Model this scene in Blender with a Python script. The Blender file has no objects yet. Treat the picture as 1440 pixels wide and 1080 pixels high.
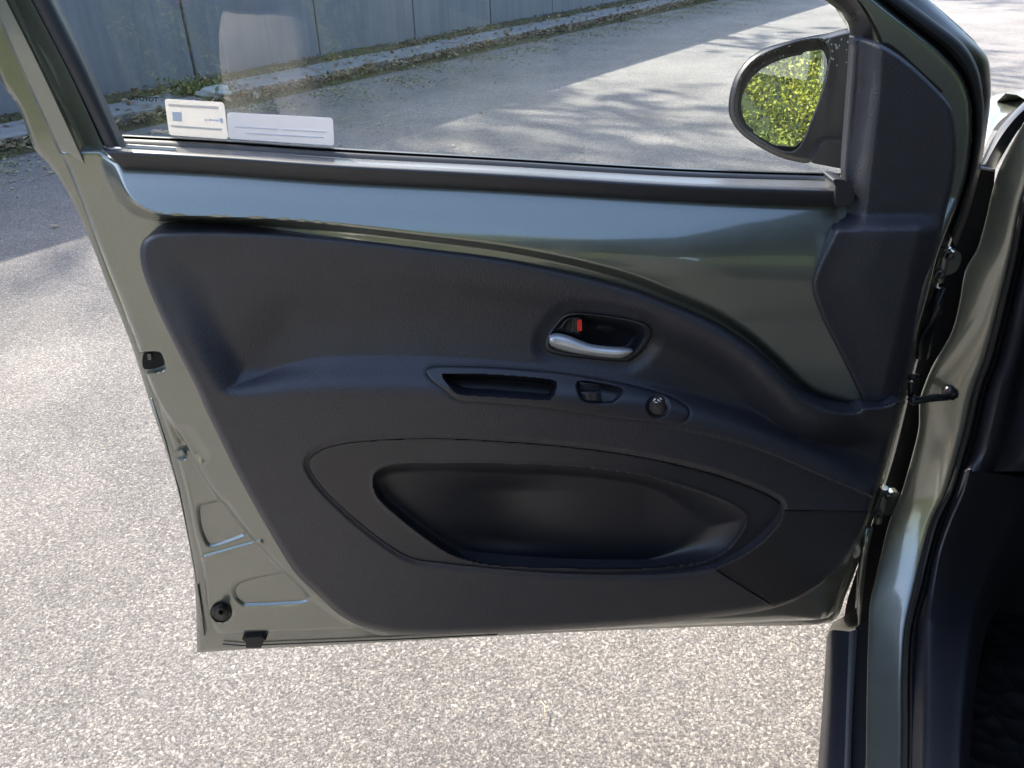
import bpy, bmesh, math, random
import numpy as np
from mathutils import Vector, Matrix
random.seed(7); rng = np.random.default_rng(7)
S = bpy.context.scene
COL = S.collection
R = math.radians

# ------------------------------------------------------------------ camera
FPX, PITCH, ROLL, CAMH = 1110.0, R(30.4), R(1.3), 1.22
CAM = np.array([0, 0, CAMH])
Fv = np.array([0, math.cos(PITCH), -math.sin(PITCH)])
Rv = np.array([1.0, 0, 0])
Dv = np.array([0, -math.sin(PITCH), -math.cos(PITCH)])
cr_, sr_ = math.cos(ROLL), math.sin(ROLL)
Ri = Rv * cr_ + Dv * sr_
Di = -Rv * sr_ + Dv * cr_
cam = bpy.data.cameras.new('camera'); co = bpy.data.objects.new('camera', cam); COL.objects.link(co)
M = Matrix.Identity(4)
for i in range(3):
    M[i][0] = Ri[i]; M[i][1] = -Di[i]; M[i][2] = -Fv[i]; M[i][3] = CAM[i]
co.matrix_world = M
cam.sensor_width = 36; cam.lens = FPX / 1440 * 36; cam.clip_start = .02; cam.clip_end = 2000
S.camera = co
# ------------------------------------------------------------------ sky, sun, exposure
SUN_AZ, SUN_EL = R(-38), R(38)
W = bpy.data.worlds.new('World'); S.world = W; W.use_nodes = True
nt = W.node_tree; bg = nt.nodes['Background']
sky = nt.nodes.new('ShaderNodeTexSky'); sky.sky_type = 'NISHITA'; sky.sun_disc = False
sky.sun_elevation = SUN_EL; sky.sun_rotation = SUN_AZ
sky.dust_density = 2.5
nt.links.new(sky.outputs[0], bg.inputs[0]); bg.inputs[1].default_value = .15
sl = bpy.data.lights.new('sun', 'SUN'); so = bpy.data.objects.new('sun', sl); COL.objects.link(so)
sl.energy = 4.2; sl.angle = R(.53); sl.color = (1, .91, .79)
sdir = Vector((math.sin(SUN_AZ) * math.cos(SUN_EL), math.cos(SUN_AZ) * math.cos(SUN_EL), math.sin(SUN_EL)))
so.rotation_euler = sdir.to_track_quat('Z', 'Y').to_euler()
S.view_settings.view_transform = 'Standard'; S.view_settings.look = 'None'
S.view_settings.exposure = 2.08; S.view_settings.gamma = 1

# ------------------------------------------------------------------ geometry helpers
D0 = .85                                   # distance of the door plane
def ray(px, py):
    px = np.asarray(px, float); py = np.asarray(py, float)
    return (Fv * FPX + Ri * (px - 720)[..., None] + Di * (py - 540)[..., None])
def Pn(px, py, w):                         # on the door plane, w metres towards the viewer
    d = ray(px, py); w = np.asarray(w, float)
    t = (D0 - w) / d[..., 1]
    return CAM + d * t[..., None]
def P(px, py, w=0.): return Pn(px, py, w)
def Gz(px, py, z=0.):
    d = ray(px, py); t = (z - CAMH) / d[2]
    return CAM + d * t
def cr(pts, closed=False, k=8):
    p = np.array(pts, float); n = len(p); out = []
    rngi = range(n if closed else n - 1)
    for i in rngi:
        if closed: a, b, c, d = p[(i - 1) % n], p[i], p[(i + 1) % n], p[(i + 2) % n]
        else: a, b, c, d = p[max(i - 1, 0)], p[i], p[i + 1], p[min(i + 2, n - 1)]
        for j in range(k):
            t = j / k
            # centripetal-like damping: limit tangents to segment length
            m1 = (c - a) * .5; m2 = (d - b) * .5
            L = np.linalg.norm(c - b) + 1e-9
            l1 = np.linalg.norm(m1); l2 = np.linalg.norm(m2)
            if l1 > L: m1 = m1 * L / l1
            if l2 > L: m2 = m2 * L / l2
            t2, t3 = t * t, t ** 3
            out.append((2 * t3 - 3 * t2 + 1) * b + (t3 - 2 * t2 + t) * m1 + (-2 * t3 + 3 * t2) * c + (t3 - t2) * m2)
    if not closed: out.append(p[-1])
    return np.array(out)
def resample(p, n):
    d = np.r_[0, np.cumsum(np.linalg.norm(np.diff(p, axis=0), axis=1))]
    t = np.linspace(0, d[-1], n)
    return np.stack([np.interp(t, d, p[:, k]) for k in range(p.shape[1])], 1)
def sd(poly, X, Y):                        # signed distance in px, positive inside
    shp = X.shape; x = X.ravel(); y = Y.ravel()
    best = np.full(x.shape, 1e18); ins = np.zeros(x.shape, bool)
    n = len(poly)
    for i in range(n):
        ax, ay = poly[i][:2]; bx, by = poly[(i + 1) % n][:2]
        ex, ey = bx - ax, by - ay; L = ex * ex + ey * ey
        if L < 1e-9: continue
        t = np.clip(((x - ax) * ex + (y - ay) * ey) / L, 0, 1)
        dx = x - ax - t * ex; dy = y - ay - t * ey
        np.minimum(best, dx * dx + dy * dy, out=best)
        c = ((ay > y) != (by > y))
        if abs(ey) > 1e-12: ins ^= c & (x < ex * (y - ay) / ey + ax)
    s = np.sqrt(best); s[~ins] *= -1
    return s.reshape(shp)
def sstep(a, b, x):
    t = np.clip((np.asarray(x, float) - a) / (b - a), 0, 1); return t * t * (3 - 2 * t)
def line(pts):                             # y as smooth function of x
    p = cr(pts); o = np.argsort(p[:, 0]); p = p[o]
    return lambda x: np.interp(x, p[:, 0], p[:, 1])

ORG = {}
def props(o, label=None, cat=None, group=None, kind=None):
    if label: o['label'] = label
    if cat: o['category'] = cat
    if group: o['group'] = group
    if kind: o['kind'] = kind
    return o
def empty(name, loc, label, cat, group=None):
    o = bpy.data.objects.new(name, None); COL.objects.link(o); o.location = loc; o.empty_display_size = .1
    ORG[o.name] = np.array(loc, float); return props(o, label, cat, group)
def mk(name, V, Fc, mat, parent=None, smooth=True, angle=None, origin=None, **kw):
    V = np.asarray(V, float)
    c = (V.min(0) + V.max(0)) / 2 if origin is None else np.array(origin, float)
    me = bpy.data.meshes.new(name)
    me.from_pydata((V - c).tolist(), [], Fc if isinstance(Fc, list) else Fc.tolist())
    me.update()
    if smooth: me.shade_smooth()
    if angle: me.set_sharp_from_angle(angle=R(angle))
    o = bpy.data.objects.new(name, me); COL.objects.link(o)
    if mat: me.materials.append(mat)
    ORG[o.name] = c
    if parent is not None:
        o.parent = parent; o.location = c - ORG[parent.name]
    else: o.location = c
    return props(o, **kw)
def hf(name, mat, outline, wf, parent, step=2., holes=(), skirt=.01, **kw):
    outline = np.asarray(outline)
    x0, y0 = outline[:, 0].min() - 2 * step, outline[:, 1].min() - 2 * step
    x1, y1 = outline[:, 0].max() + 2 * step, outline[:, 1].max() + 2 * step
    xs = np.arange(x0, x1, step); ys = np.arange(y0, y1, step)
    X, Y = np.meshgrid(xs, ys)
    Sd = sd(outline, X, Y)
    for h in holes: Sd = np.minimum(Sd, -sd(np.asarray(h), X, Y))
    gy, gx = np.gradient(Sd, step); g = np.hypot(gx, gy) + 1e-6; gx /= g; gy /= g
    m = np.abs(Sd) < .62 * step
    X = np.where(m, X - Sd * gx, X); Y = np.where(m, Y - Sd * gy, Y); Sd = np.where(m, 0, Sd)
    ok = Sd >= 0
    Wd = wf(X, Y)
    idx = np.cumsum(ok.ravel()).reshape(ok.shape) - 1
    V = Pn(X[ok], Y[ok], Wd[ok])
    a, b, c, d = ok[:-1, :-1], ok[1:, :-1], ok[1:, 1:], ok[:-1, 1:]
    ia, ib, ic, id_ = idx[:-1, :-1], idx[1:, :-1], idx[1:, 1:], idx[:-1, 1:]
    q = a & b & c & d
    Q = np.stack([ia[q], ib[q], ic[q], id_[q]], 1)
    T = []
    for (p, q2, r, no, ip, iq, ir) in ((a, b, c, d, ia, ib, ic), (b, c, d, a, ib, ic, id_), (c, d, a, b, ic, id_, ia), (d, a, b, c, id_, ia, ib)):
        mm = p & q2 & r & ~no; T.append(np.stack([ip[mm], iq[mm], ir[mm]], 1))
    T = np.concatenate(T)
    E = np.concatenate([Q[:, [0, 1]], Q[:, [1, 2]], Q[:, [2, 3]], Q[:, [3, 0]], T[:, [0, 1]], T[:, [1, 2]], T[:, [2, 0]]])
    Fl = Q.tolist() + T.tolist()
    if skirt:
        n = len(V); key = np.minimum(E[:, 0], E[:, 1]) * n + np.maximum(E[:, 0], E[:, 1])
        _, inv, cnt = np.unique(key, return_inverse=True, return_counts=True)
        B = E[cnt[inv] == 1]
        bv = np.unique(B); mp = {int(v): n + i for i, v in enumerate(bv)}
        V2 = V[bv].copy(); V2[:, 1] += skirt
        V = np.concatenate([V, V2])
        Fl += [[int(u), mp[int(u)], mp[int(v)], int(v)][::-1] for u, v in B]
    return mk(name, V, Fl, mat, parent, angle=50, **kw)
def to3(pt):
    if isinstance(pt, tuple) and len(pt) == 3: return P(*pt)
    if isinstance(pt, tuple) and len(pt) == 4: return Gz(pt[1], pt[2], pt[3])
    return np.array(pt, float)
def loft(name, mat, lines, parent, n=40, m=1, angle=40, **kw):
    L = [resample(cr([to3(q) for q in l]), n) for l in lines]
    A = np.array(L)
    if m > 1:
        A = np.stack([cr(A[:, i], k=m) for i in range(n)], 1)
    r = A.shape[0]
    V = A.reshape(-1, 3)
    Fc = [[i * n + j, (i + 1) * n + j, (i + 1) * n + j + 1, i * n + j + 1] for i in range(r - 1) for j in range(n - 1)]
    return mk(name, V, Fc, mat, parent, angle=angle, **kw)
def tube(pts, r, k=8, caps=True):
    pts = np.array([to3(p) for p in pts]); rr = np.broadcast_to(np.asarray(r, float), (len(pts),))
    V = []; Fc = []
    for i, p in enumerate(pts):
        t = pts[min(i + 1, len(pts) - 1)] - pts[max(i - 1, 0)]; t /= np.linalg.norm(t) + 1e-12
        u = np.cross(t, [0, 0, 1.]); 
        if np.linalg.norm(u) < 1e-3: u = np.cross(t, [0, 1., 0])
        u /= np.linalg.norm(u); v = np.cross(t, u)
        for j in range(k):
            a = 2 * math.pi * j / k; V.append(p + rr[i] * (math.cos(a) * u + math.sin(a) * v))
    for i in range(len(pts) - 1):
        for j in range(k):
            Fc.append([i * k + j, i * k + (j + 1) % k, (i + 1) * k + (j + 1) % k, (i + 1) * k + j])
    if caps: Fc += [list(range(k))[::-1], [(len(pts) - 1) * k + j for j in range(k)]]
    return V, Fc
def join(parts):
    V = []; Fc = []
    for v, f in parts:
        n = len(V); V += [list(q) for q in v]; Fc += [[i + n for i in g] for g in f]
    return V, Fc
def slab(outline, w0, w1):                 # px outline extruded in depth, front at w0
    o = np.asarray(outline)[:, :2]; n = len(o)
    A = Pn(o[:, 0], o[:, 1], np.full(n, w0)); B = A.copy(); B[:, 1] += (w0 - w1)
    Fc = [list(range(n))[::-1], list(range(n, 2 * n))] + [[i, (i + 1) % n, n + (i + 1) % n, n + i] for i in range(n)]
    return np.concatenate([A, B]), Fc
def box(c, s, rz=0, bev=0):
    x, y, z = np.array(s) / 2; V = []; ca, sa = math.cos(rz), math.sin(rz)
    for X in (-x, x):
        for Y in (-y, y):
            for Z in (-z, z): V.append([c[0] + X * ca - Y * sa, c[1] + X * sa + Y * ca, c[2] + Z])
    return V, [[0, 1, 3, 2], [4, 6, 7, 5], [0, 4, 5, 1], [2, 3, 7, 6], [0, 2, 6, 4], [1, 5, 7, 3]]
def bevel(o, w, seg=2):
    m = o.modifiers.new('bevel', 'BEVEL'); m.width = w; m.segments = seg; m.limit_method = 'ANGLE'; return o

# ------------------------------------------------------------------ materials
class NT:
    def __init__(s, name):
        s.m = bpy.data.materials.new(name); s.m.use_nodes = True; s.t = s.m.node_tree
        s.b = s.t.nodes['Principled BSDF']; s.out = s.t.nodes['Material Output']
    def n(s, ty, **k):
        n = s.t.nodes.new('ShaderNode' + ty)
        for a, v in k.items():
            if hasattr(n, a): setattr(n, a, v)
            else: n.inputs[a.replace('_', ' ')].default_value = v
        return n
    def l(s, a, b): s.t.links.new(a, b)
    def co(s, sc=None):
        c = s.n('TexCoord'); o = c.outputs['Object']
        if sc is not None:
            m = s.n('Mapping'); m.inputs['Scale'].default_value = sc; s.l(o, m.inputs[0]); o = m.outputs[0]
        return o
    def noise(s, scale, detail=4, rough=.5, co=None, out=0):
        n = s.n('TexNoise'); n.inputs['Scale'].default_value = scale; n.inputs['Detail'].default_value = detail
        n.inputs['Roughness'].default_value = rough; s.l(co if co is not None else s.co(), n.inputs[0]); return n.outputs[out]
    def vor(s, scale, feature='F1', co=None, out='Distance', rnd=1):
        n = s.n('TexVoronoi'); n.feature = feature; n.inputs['Scale'].default_value = scale; n.inputs['Randomness'].default_value = rnd
        s.l(co if co is not None else s.co(), n.inputs[0]); return n.outputs[out]
    def ramp(s, f, st, interp='LINEAR'):
        r = s.n('ValToRGB'); cr = r.color_ramp; cr.interpolation = interp
        while len(cr.elements) < len(st): cr.elements.new(.5)
        for e, (p, c) in zip(cr.elements, st):
            e.position = p; e.color = (c, c, c, 1) if isinstance(c, (int, float)) else (*c, 1)
        s.l(f, r.inputs[0]); return r.outputs[0]
    def mix(s, f, a, b, mode='MIX'):
        m = s.n('Mix'); m.data_type = 'RGBA'; m.blend_type = mode
        for v, i in ((f, 0), (a, 6), (b, 7)):
            if isinstance(v, (int, float)): m.inputs[i].default_value = v if i == 0 else (v, v, v, 1)
            elif isinstance(v, tuple): m.inputs[i].default_value = (*v, 1)
            else: s.l(v, m.inputs[i])
        return m.outputs[2]
    def math(s, op, a, b=0.):
        m = s.n('Math'); m.operation = op
        for i, v in enumerate((a, b)):
            if isinstance(v, (int, float)): m.inputs[i].default_value = v
            else: s.l(v, m.inputs[i])
        return m.outputs[0]
    def bump(s, h, dist, strength=1., nrm=None):
        b = s.n('Bump'); b.inputs['Distance'].default_value = dist; b.inputs['Strength'].default_value = strength
        s.l(h, b.inputs['Height'])
        if nrm is not None: s.l(nrm, b.inputs['Normal'])
        return b.outputs[0]
    def set(s, **k):
        for a, v in k.items():
            i = s.b.inputs[a.replace('_', ' ')]
            if isinstance(v, (int, float)): i.default_value = v
            elif isinstance(v, tuple): i.default_value = (*v, 1) if len(v) == 3 else v
            else: s.l(v, i)
        return s.m
def simple(name, col, rough=.5, metal=0, **k):
    n = NT(name); return n.set(Base_Color=col, Roughness=rough, Metallic=metal, **k)

def mat_plastic(name, c, rough, grain=1.0, dist=.00045):
    n = NT(name)
    v = n.vor(480 * grain); v2 = n.noise(900 * grain, 2)
    h = n.math('ADD', n.math('MULTIPLY', v, 1.0), n.math('MULTIPLY', v2, .8))
    big = n.noise(6, 3); sp = n.vor(60, out='Distance')
    dust = n.ramp(n.noise(38, 6, .7), [(.35, 0), (.75, 1)])
    col = n.mix(n.math('MULTIPLY', dust, .12), c, tuple(min(1, x * 3 + .02) for x in c))
    specks = n.math('LESS_THAN', sp, .028)
    col = n.mix(n.math('MULTIPLY', specks, .30), col, (.3, .29, .28))
    ro = n.math('ADD', n.math('MULTIPLY', big, .12), rough - .06)
    n.set(Base_Color=col, Roughness=ro, Normal=n.bump(h, dist, .8))
    n.b.inputs['Specular IOR Level'].default_value = .68
    return n.m
M_trim = mat_plastic('grained_dark_plastic', (.0185, .0192, .0285), .46)
M_trim2 = mat_plastic('smooth_dark_plastic', (.0150, .0155, .0225), .44, 2.0, .00006)
M_grille = NT('perforated_dark_plastic')
_s = M_grille.n('SeparateXYZ'); M_grille.l(M_grille.co(), _s.inputs[0])
_h = M_grille.ramp(M_grille.math('MULTIPLY', M_grille.math('SINE', M_grille.math('MULTIPLY', _s.outputs[0], 1100.)), M_grille.math('SINE', M_grille.math('MULTIPLY', _s.outputs[2], 1100.))), [(.15, 1), (.45, 0)])
M_grille = M_grille.set(Base_Color=M_grille.mix(_h, (.002, .002, .002), (.022, .021, .024)), Roughness=.5, Normal=M_grille.bump(_h, .001, .8))

def mat_paint(name, c1):
    n = NT(name)
    fl = n.vor(2600, out='Color')
    fl2 = n.n('SeparateColor'); n.l(fl, fl2.inputs[0])
    nn = n.n('Mapping'); 
    dirt = n.ramp(n.noise(25, 8, .75), [(.45, 0), (.8, 1)])
    dust = n.math('LESS_THAN', n.vor(90), .03)
    c = n.mix(n.math('MULTIPLY', fl2.outputs[0], .35), c1, tuple(x * 1.9 for x in c1))
    c = n.mix(n.math('MULTIPLY', dirt, .10), c, (.35, .32, .27))
    c = n.mix(n.math('MULTIPLY', dust, .3), c, (.5, .47, .42))
    n.set(Base_Color=c, Metallic=.72, Roughness=n.math('ADD', n.math('MULTIPLY', dirt, .12), .34), Coat_Weight=1.0, Coat_Roughness=.09, Coat_IOR=1.95)
    orange = n.noise(260, 2)
    n.l(n.bump(orange, .00006, .35), n.b.inputs['Coat Normal'])
    return n.m
M_paint = mat_paint('green_grey_metallic_paint', (.172, .186, .160))
M_rub = simple('black_rubber', (.010, .010, .011), .55)
M_rubsh = simple('satin_black_rubber', (.012, .012, .014), .3)
M_gblk = simple('gloss_black_plastic', (.008, .008, .009), .32)
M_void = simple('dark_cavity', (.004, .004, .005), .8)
M_steel = simple('zinc_steel', (.14, .14, .15), .42, 1)
M_silver = NT('satin_silver'); M_silver = M_silver.set(Base_Color=(.80, .82, .86), Metallic=.6, Roughness=.38, Normal=M_silver.bump(M_silver.noise(900, 2), .00003, .3))
M_red = simple('red_plastic', (.75, .03, .02), .4)
M_lbl = simple('white_print', (.75, .76, .78), .5)
M_carpet = NT('black_mat'); M_carpet = M_carpet.set(Base_Color=(.006, .0065, .008), Roughness=.6, Specular_IOR_Level=.3, Normal=M_carpet.bump(M_carpet.vor(32), .008, 1.))
M_mirror = simple('mirror_silver', (.9, .92, .92), .01, 1)
# window glass: a clear pane with a thin film of dust
n = NT('window_glass')
tr = n.n('BsdfTransparent'); tr.inputs[0].default_value = (.86, .91, .90, 1)
gl = n.n('BsdfGlossy'); gl.inputs['Roughness'].default_value = .0
df = n.n('BsdfDiffuse'); df.inputs[0].default_value = (.55, .54, .5, 1)
tl = n.n('BsdfTranslucent'); tl.inputs[0].default_value = (.6, .58, .54, 1)
g_ = n.n('NewGeometry'); dt = n.n('VectorMath'); dt.operation = 'DOT_PRODUCT'; n.l(g_.outputs['Normal'], dt.inputs[0]); n.l(g_.outputs['Incoming'], dt.inputs[1])
fr = n.math('ADD', .043, n.math('MULTIPLY', .957, n.math('POWER', n.math('SUBTRACT', 1., n.math('ABSOLUTE', dt.outputs['Value'])), 5.)))
m1 = n.n('MixShader'); n.l(n.math('MULTIPLY', fr, 1.35), m1.inputs[0]); n.l(tr.outputs[0], m1.inputs[1]); n.l(gl.outputs[0], m1.inputs[2])
m3 = n.n('MixShader'); m3.inputs[0].default_value = .6; n.l(df.outputs[0], m3.inputs[1]); n.l(tl.outputs[0], m3.inputs[2])
streak = n.ramp(n.noise(9, 5, .6, n.co((7, 7, .5))), [(.42, 0), (.72, 1)])
film = n.math('ADD', n.math('MULTIPLY', streak, .010), .003)
m2 = n.n('MixShader'); n.l(film, m2.inputs[0]); n.l(m1.outputs[0], m2.inputs[1]); n.l(m3.outputs[0], m2.inputs[2])
n.l(m2.outputs[0], n.out.inputs[0]); M_glass = n.m

# asphalt with exposed aggregate
n = NT('worn_asphalt'); C = n.co()
wob = n.noise(330, 5, .75, C, out=1)
va = n.n('VectorMath'); va.operation = 'MULTIPLY_ADD'; n.l(wob, va.inputs[0]); va.inputs[1].default_value = (.0105, .0105, .0105); n.l(C, va.inputs[2])
Cw = va.outputs[0]
cell = n.vor(185, co=Cw); cellc = n.vor(185, co=Cw, out='Color'); edge = n.vor(185, 'DISTANCE_TO_EDGE', co=Cw)
cell2 = n.vor(420, co=Cw); c2c = n.vor(420, co=Cw, out='Color')
sc = n.n('SeparateColor'); n.l(cellc, sc.inputs[0]); sc2 = n.n('SeparateColor'); n.l(c2c, sc2.inputs[0])
stone = n.ramp(sc.outputs[0], [(0, (.15, .148, .15)), (.35, (.26, .25, .245)), (.7, (.36, .34, .315)), (1, (.56, .52, .47))])
small = n.ramp(sc2.outputs[1], [(0, (.13, .128, .13)), (.6, (.27, .258, .25)), (1, (.45, .425, .39))])
pick = n.math('GREATER_THAN', sc.outputs[2], .42)
cc = n.mix(n.math('ADD', .25, n.math('MULTIPLY', pick, .6)), small, stone)
cran = n.ramp(n.noise(150, 4, .7, C), [(.42, 0), (.58, 1)])
gap = n.math('MAXIMUM', n.ramp(edge, [(0.0, 0), (.20, 1)]), cran)
cc = n.mix(n.math('MULTIPLY', n.math('SUBTRACT', 1., gap), .80), cc, (.06, .056, .052))
big = n.ramp(n.noise(1.1, 6, .6, C), [(.3, .76), (.7, 1.14)])
big = n.mix(.5, big, n.mix(1., big, n.ramp(n.noise(14, 6, .7, C), [(.3, .75), (.7, 1.15)]), 'MULTIPLY'))
cc = n.mix(1., cc, big, 'MULTIPLY')
# moss near the kerb: distance along the kerb normal
sep = n.n('SeparateXYZ'); n.l(C, sep.inputs[0])
perp = n.math('ADD', n.math('ADD', n.math('MULTIPLY', sep.outputs[0], .82), n.math('MULTIPLY', sep.outputs[1], -.573)), 6.531)
ms = n.ramp(n.math('ADD', perp, n.math('MULTIPLY', n.math('SUBTRACT', n.noise(2.2, 5, .65, C), .5), 2.2)), [(0, 1), (.5, 1), (1, 0)])
msn = n.math('DIVIDE', n.math('SUBTRACT', n.math('ADD', perp, n.math('MULTIPLY', n.math('SUBTRACT', n.noise(2.2, 5, .65, C), .5), 2.6)), 1.0), 1.3)
mask = n.ramp(msn, [(.0, 1), (.75, .35), (1, 0)])
tuft = n.ramp(n.noise(34, 5, .7, C), [(.5, 0), (.66, 1)])
mossf = n.math('MULTIPLY', mask, tuft)
mossc = n.mix(n.noise(12, 3, .5, C), (.07, .085, .025), (.20, .18, .07))
cc = n.mix(n.math('MULTIPLY', mossf, .62), cc, mossc)
ht = n.math('ADD', n.math('MULTIPLY', n.math('SUBTRACT', 1., cell), 1.0), n.math('MULTIPLY', gap, .9))
ht = n.math('ADD', ht, n.math('MULTIPLY', n.math('SUBTRACT', 1., cell2), .45))
ht = n.math('ADD', ht, n.math('MULTIPLY', sc.outputs[1], .5))
n.set(Base_Color=cc, Roughness=.82, Normal=n.bump(n.math('ADD', ht, n.noise(240, 5, .8, C)), .0026, 1.)); M_asph = n.m

def mat_concrete(name, c, c2, streaks=True, sc=1.):
    n = NT(name); C = n.co()
    a = n.noise(2.2 * sc, 8, .62, C); b = n.noise(40 * sc, 5, .6, C)
    col = n.mix(n.ramp(a, [(.3, 0), (.7, 1)]), c, c2)
    if streaks:
        g = n.n('NewGeometry'); mp = n.n('Mapping'); mp.inputs['Scale'].default_value = (9, 9, .35); n.l(g.outputs['Position'], mp.inputs[0])
        s1 = n.ramp(n.noise(1.6, 5, .65, mp.outputs[0]), [(.42, 0), (.68, 1)])
        col = n.mix(n.math('MULTIPLY', s1, .22), col, tuple(x * 1.7 for x in c2))
        mp2 = n.n('Mapping'); mp2.inputs['Scale'].default_value = (4, 4, .25); mp2.inputs['Location'].default_value = (3, 1, 7); n.l(g.outputs['Position'], mp2.inputs[0])
        s2 = n.ramp(n.noise(1.9, 5, .65, mp2.outputs[0]), [(.45, 0), (.7, 1)])
        col = n.mix(n.math('MULTIPLY', s2, .25), col, tuple(x * .55 for x in c))
    col = n.mix(n.math('MULTIPLY', b, .25), col, tuple(x * .6 for x in c))
    return n.set(Base_Color=col, Roughness=.85, Normal=n.bump(b, .002, .5))
M_wall = mat_concrete('grey_wall_panel', (.165, .175, .192), (.20, .208, .222))
M_kerb = mat_concrete('kerb_concrete', (.20, .20, .195), (.29, .28, .27), False, 3)
M_joint = simple('dark_joint', (.02, .02, .022), .9)
def mat_leafy(name, cols, scale=30, trans=.0, rough=.6, clump=0):
    n = NT(name); g = n.n('NewGeometry'); oi = n.n('ObjectInfo')
    r = n.ramp(g.outputs['Random Per Island'], [(i / (len(cols) - 1), c) for i, c in enumerate(cols)])
    if clump: r = n.mix(1., r, n.ramp(n.noise(clump, 4, .65), [(.36, (.45, .60, .5)), (.5, (1, 1, .9)), (.64, (1.5, 1.3, .8))]), 'MULTIPLY')
    n.set(Base_Color=r, Roughness=rough)
    if trans:
        t = n.n('BsdfTranslucent'); n.l(r, t.inputs[0]); mx = n.n('MixShader'); mx.inputs[0].default_value = trans
        n.l(n.b.outputs[0], mx.inputs[1]); n.l(t.outputs[0], mx.inputs[2]); n.l(mx.outputs[0], n.out.inputs[0])
    return n.m
M_dry = mat_leafy('dry_leaf', [(.10, .06, .03), (.24, .15, .08), (.36, .27, .16), (.16, .12, .07), (.45, .38, .27)], trans=.2)
M_moss = mat_leafy('moss', [(.04, .045, .012), (.09, .10, .025), (.15, .12, .05), (.10, .07, .035)])
M_hedge = mat_leafy('hedge_leaf', [(.16, .20, .03), (.20, .25, .035), (.27, .31, .05), (.24, .27, .04), (.14, .17, .03), (.26, .24, .07)], trans=.3, clump=2.2)
M_tree = mat_leafy('tree_leaf', [(.03, .06, .015), (.07, .11, .03), (.10, .13, .03)], trans=.3)
M_core = simple('hedge_core', (.018, .03, .008), .9)
n = NT('bark'); M_bark = n.set(Base_Color=n.mix(n.noise(14, 5), (.06, .045, .035), (.16, .13, .10)), Roughness=.9, Normal=n.bump(n.noise(30, 5, .7, n.co((1, 1, .25))), .02, 1.))
M_stone = mat_concrete('pale_stone', (.3, .3, .28), (.5, .5, .47), False, 8)
M_twig = simple('dry_straw', (.40, .33, .20), .7)
M_tyre = simple('tyre', (.012, .012, .012), .8)
M_seat = NT('seat_fabric'); M_seat = M_seat.set(Base_Color=(.02, .02, .022), Roughness=.9, Normal=M_seat.bump(M_seat.noise(500, 2), .0005, .5))
M_post = mat_concrete('gatepost_render', (.30, .31, .33), (.36, .37, .39), False)
# ------------------------------------------------------------------ setting
WB = np.array([-2.744, 7.472]); WD = np.array([.5736, .8192]); WN = np.array([.8192, -.5736]); WAZ = math.atan2(.8192, .5736)
def wp(a, p, z=0.): q = WB + WD * a + WN * p; return np.array([q[0], q[1], z])
g = 600
mk('ground', [(-g, -g, 0), (g, -g, 0), (g, g, 0), (-g, g, 0)], [[0, 1, 2, 3]], M_asph, origin=(0, 0, 0), smooth=False, kind='structure')

wall = empty('wall', wp(0, -.1), 'tall grey panelled wall in the shade along the road beyond the car window', 'wall')
V, Fc = box(wp(4, -.14, 1.15), (40, .1, 2.24), WAZ)
mk('backing', V, Fc, M_joint, wall, smooth=False)
pan = None
for i in range(-10, 19):
    c = wp(1.5 * (i + .5), -.045 - .004 * ((i * 7) % 3), 1.145)
    if pan is None:
        V, Fc = box((0, 0, 0), (1.478, .09, 2.29), WAZ)
        pan = mk('panel', V, Fc, M_wall, wall, smooth=False); bevel(pan, .006)
        o = pan
    else:
        o = pan.copy(); COL.objects.link(o)
    o.location = c - ORG[wall.name]
V, Fc = box(wp(4, -.07, 2.32), (41, .2, .06), WAZ); mk('coping', V, Fc, M_wall, wall, smooth=False)

kerb = empty('kerb', wp(0, .67), 'low grey concrete kerb running below the panelled wall', 'kerb')
ks = None
for i in range(-14, 26):
    if ks is None:
        V, Fc = box((0, 0, 0), (.992, .44, .16), WAZ); ks = mk('kerb_stone', V, Fc, M_kerb, kerb, smooth=False); bevel(ks, .012); o = ks
    else: o = ks.copy(); COL.objects.link(o)
    o.location = wp(i + .3, .67, .0 + .004 * math.sin(i * 2.3)) - ORG[kerb.name]

# soil and moss at the wall foot and in the gutter: bumpy strips with clumps
def strip(name, a0, a1, p0, p1, z0, amp, na, npn, mat, **kw):
    V = []; Fc = []
    ph = rng.uniform(0, 9, 8)
    for i in range(na):
        for j in range(npn):
            a = a0 + (a1 - a0) * i / (na - 1); t = j / (npn - 1); p = p0 + (p1 - p0) * t
            hgt = amp * math.sin(math.pi * t) ** .7 * (.45 + .3 * math.sin(a * 3.1 + ph[0]) * math.sin(a * 1.3 + ph[1]) + .5 * rng.random())
            V.append(wp(a + rng.normal() * .01, p + rng.normal() * .008, z0 + hgt))
    for i in range(na - 1):
        for j in range(npn - 1): Fc.append([i * npn + j, (i + 1) * npn + j, (i + 1) * npn + j + 1, i * npn + j + 1])
    return mk(name, V, Fc, mat, kind='stuff', **kw)
n = NT('soil_moss'); C = n.co()
sm = n.mix(n.ramp(n.noise(30, 6, .75, C), [(.35, 0), (.65, 1)]), (.05, .04, .022), (.10, .105, .035))
sm = n.mix(n.ramp(n.noise(80, 4, .7, C), [(.55, 0), (.7, 1)]), sm, (.26, .20, .11))
n.set(Base_Color=sm, Roughness=.95, Normal=n.bump(n.noise(90, 5, .8, C), .01, 1.)); M_soil = n.m
strip('mossy_verge', -8, 24, -.02, .47, .03, .07, 900, 16, M_soil, label='mossy soil with dead leaves between the wall foot and the kerb', cat='verge')
strip('gutter_debris', -8, 24, .86, 1.10, -.004, .035, 900, 9, M_soil, label='brown debris and moss gathered in the gutter below the kerb', cat='debris')

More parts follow.
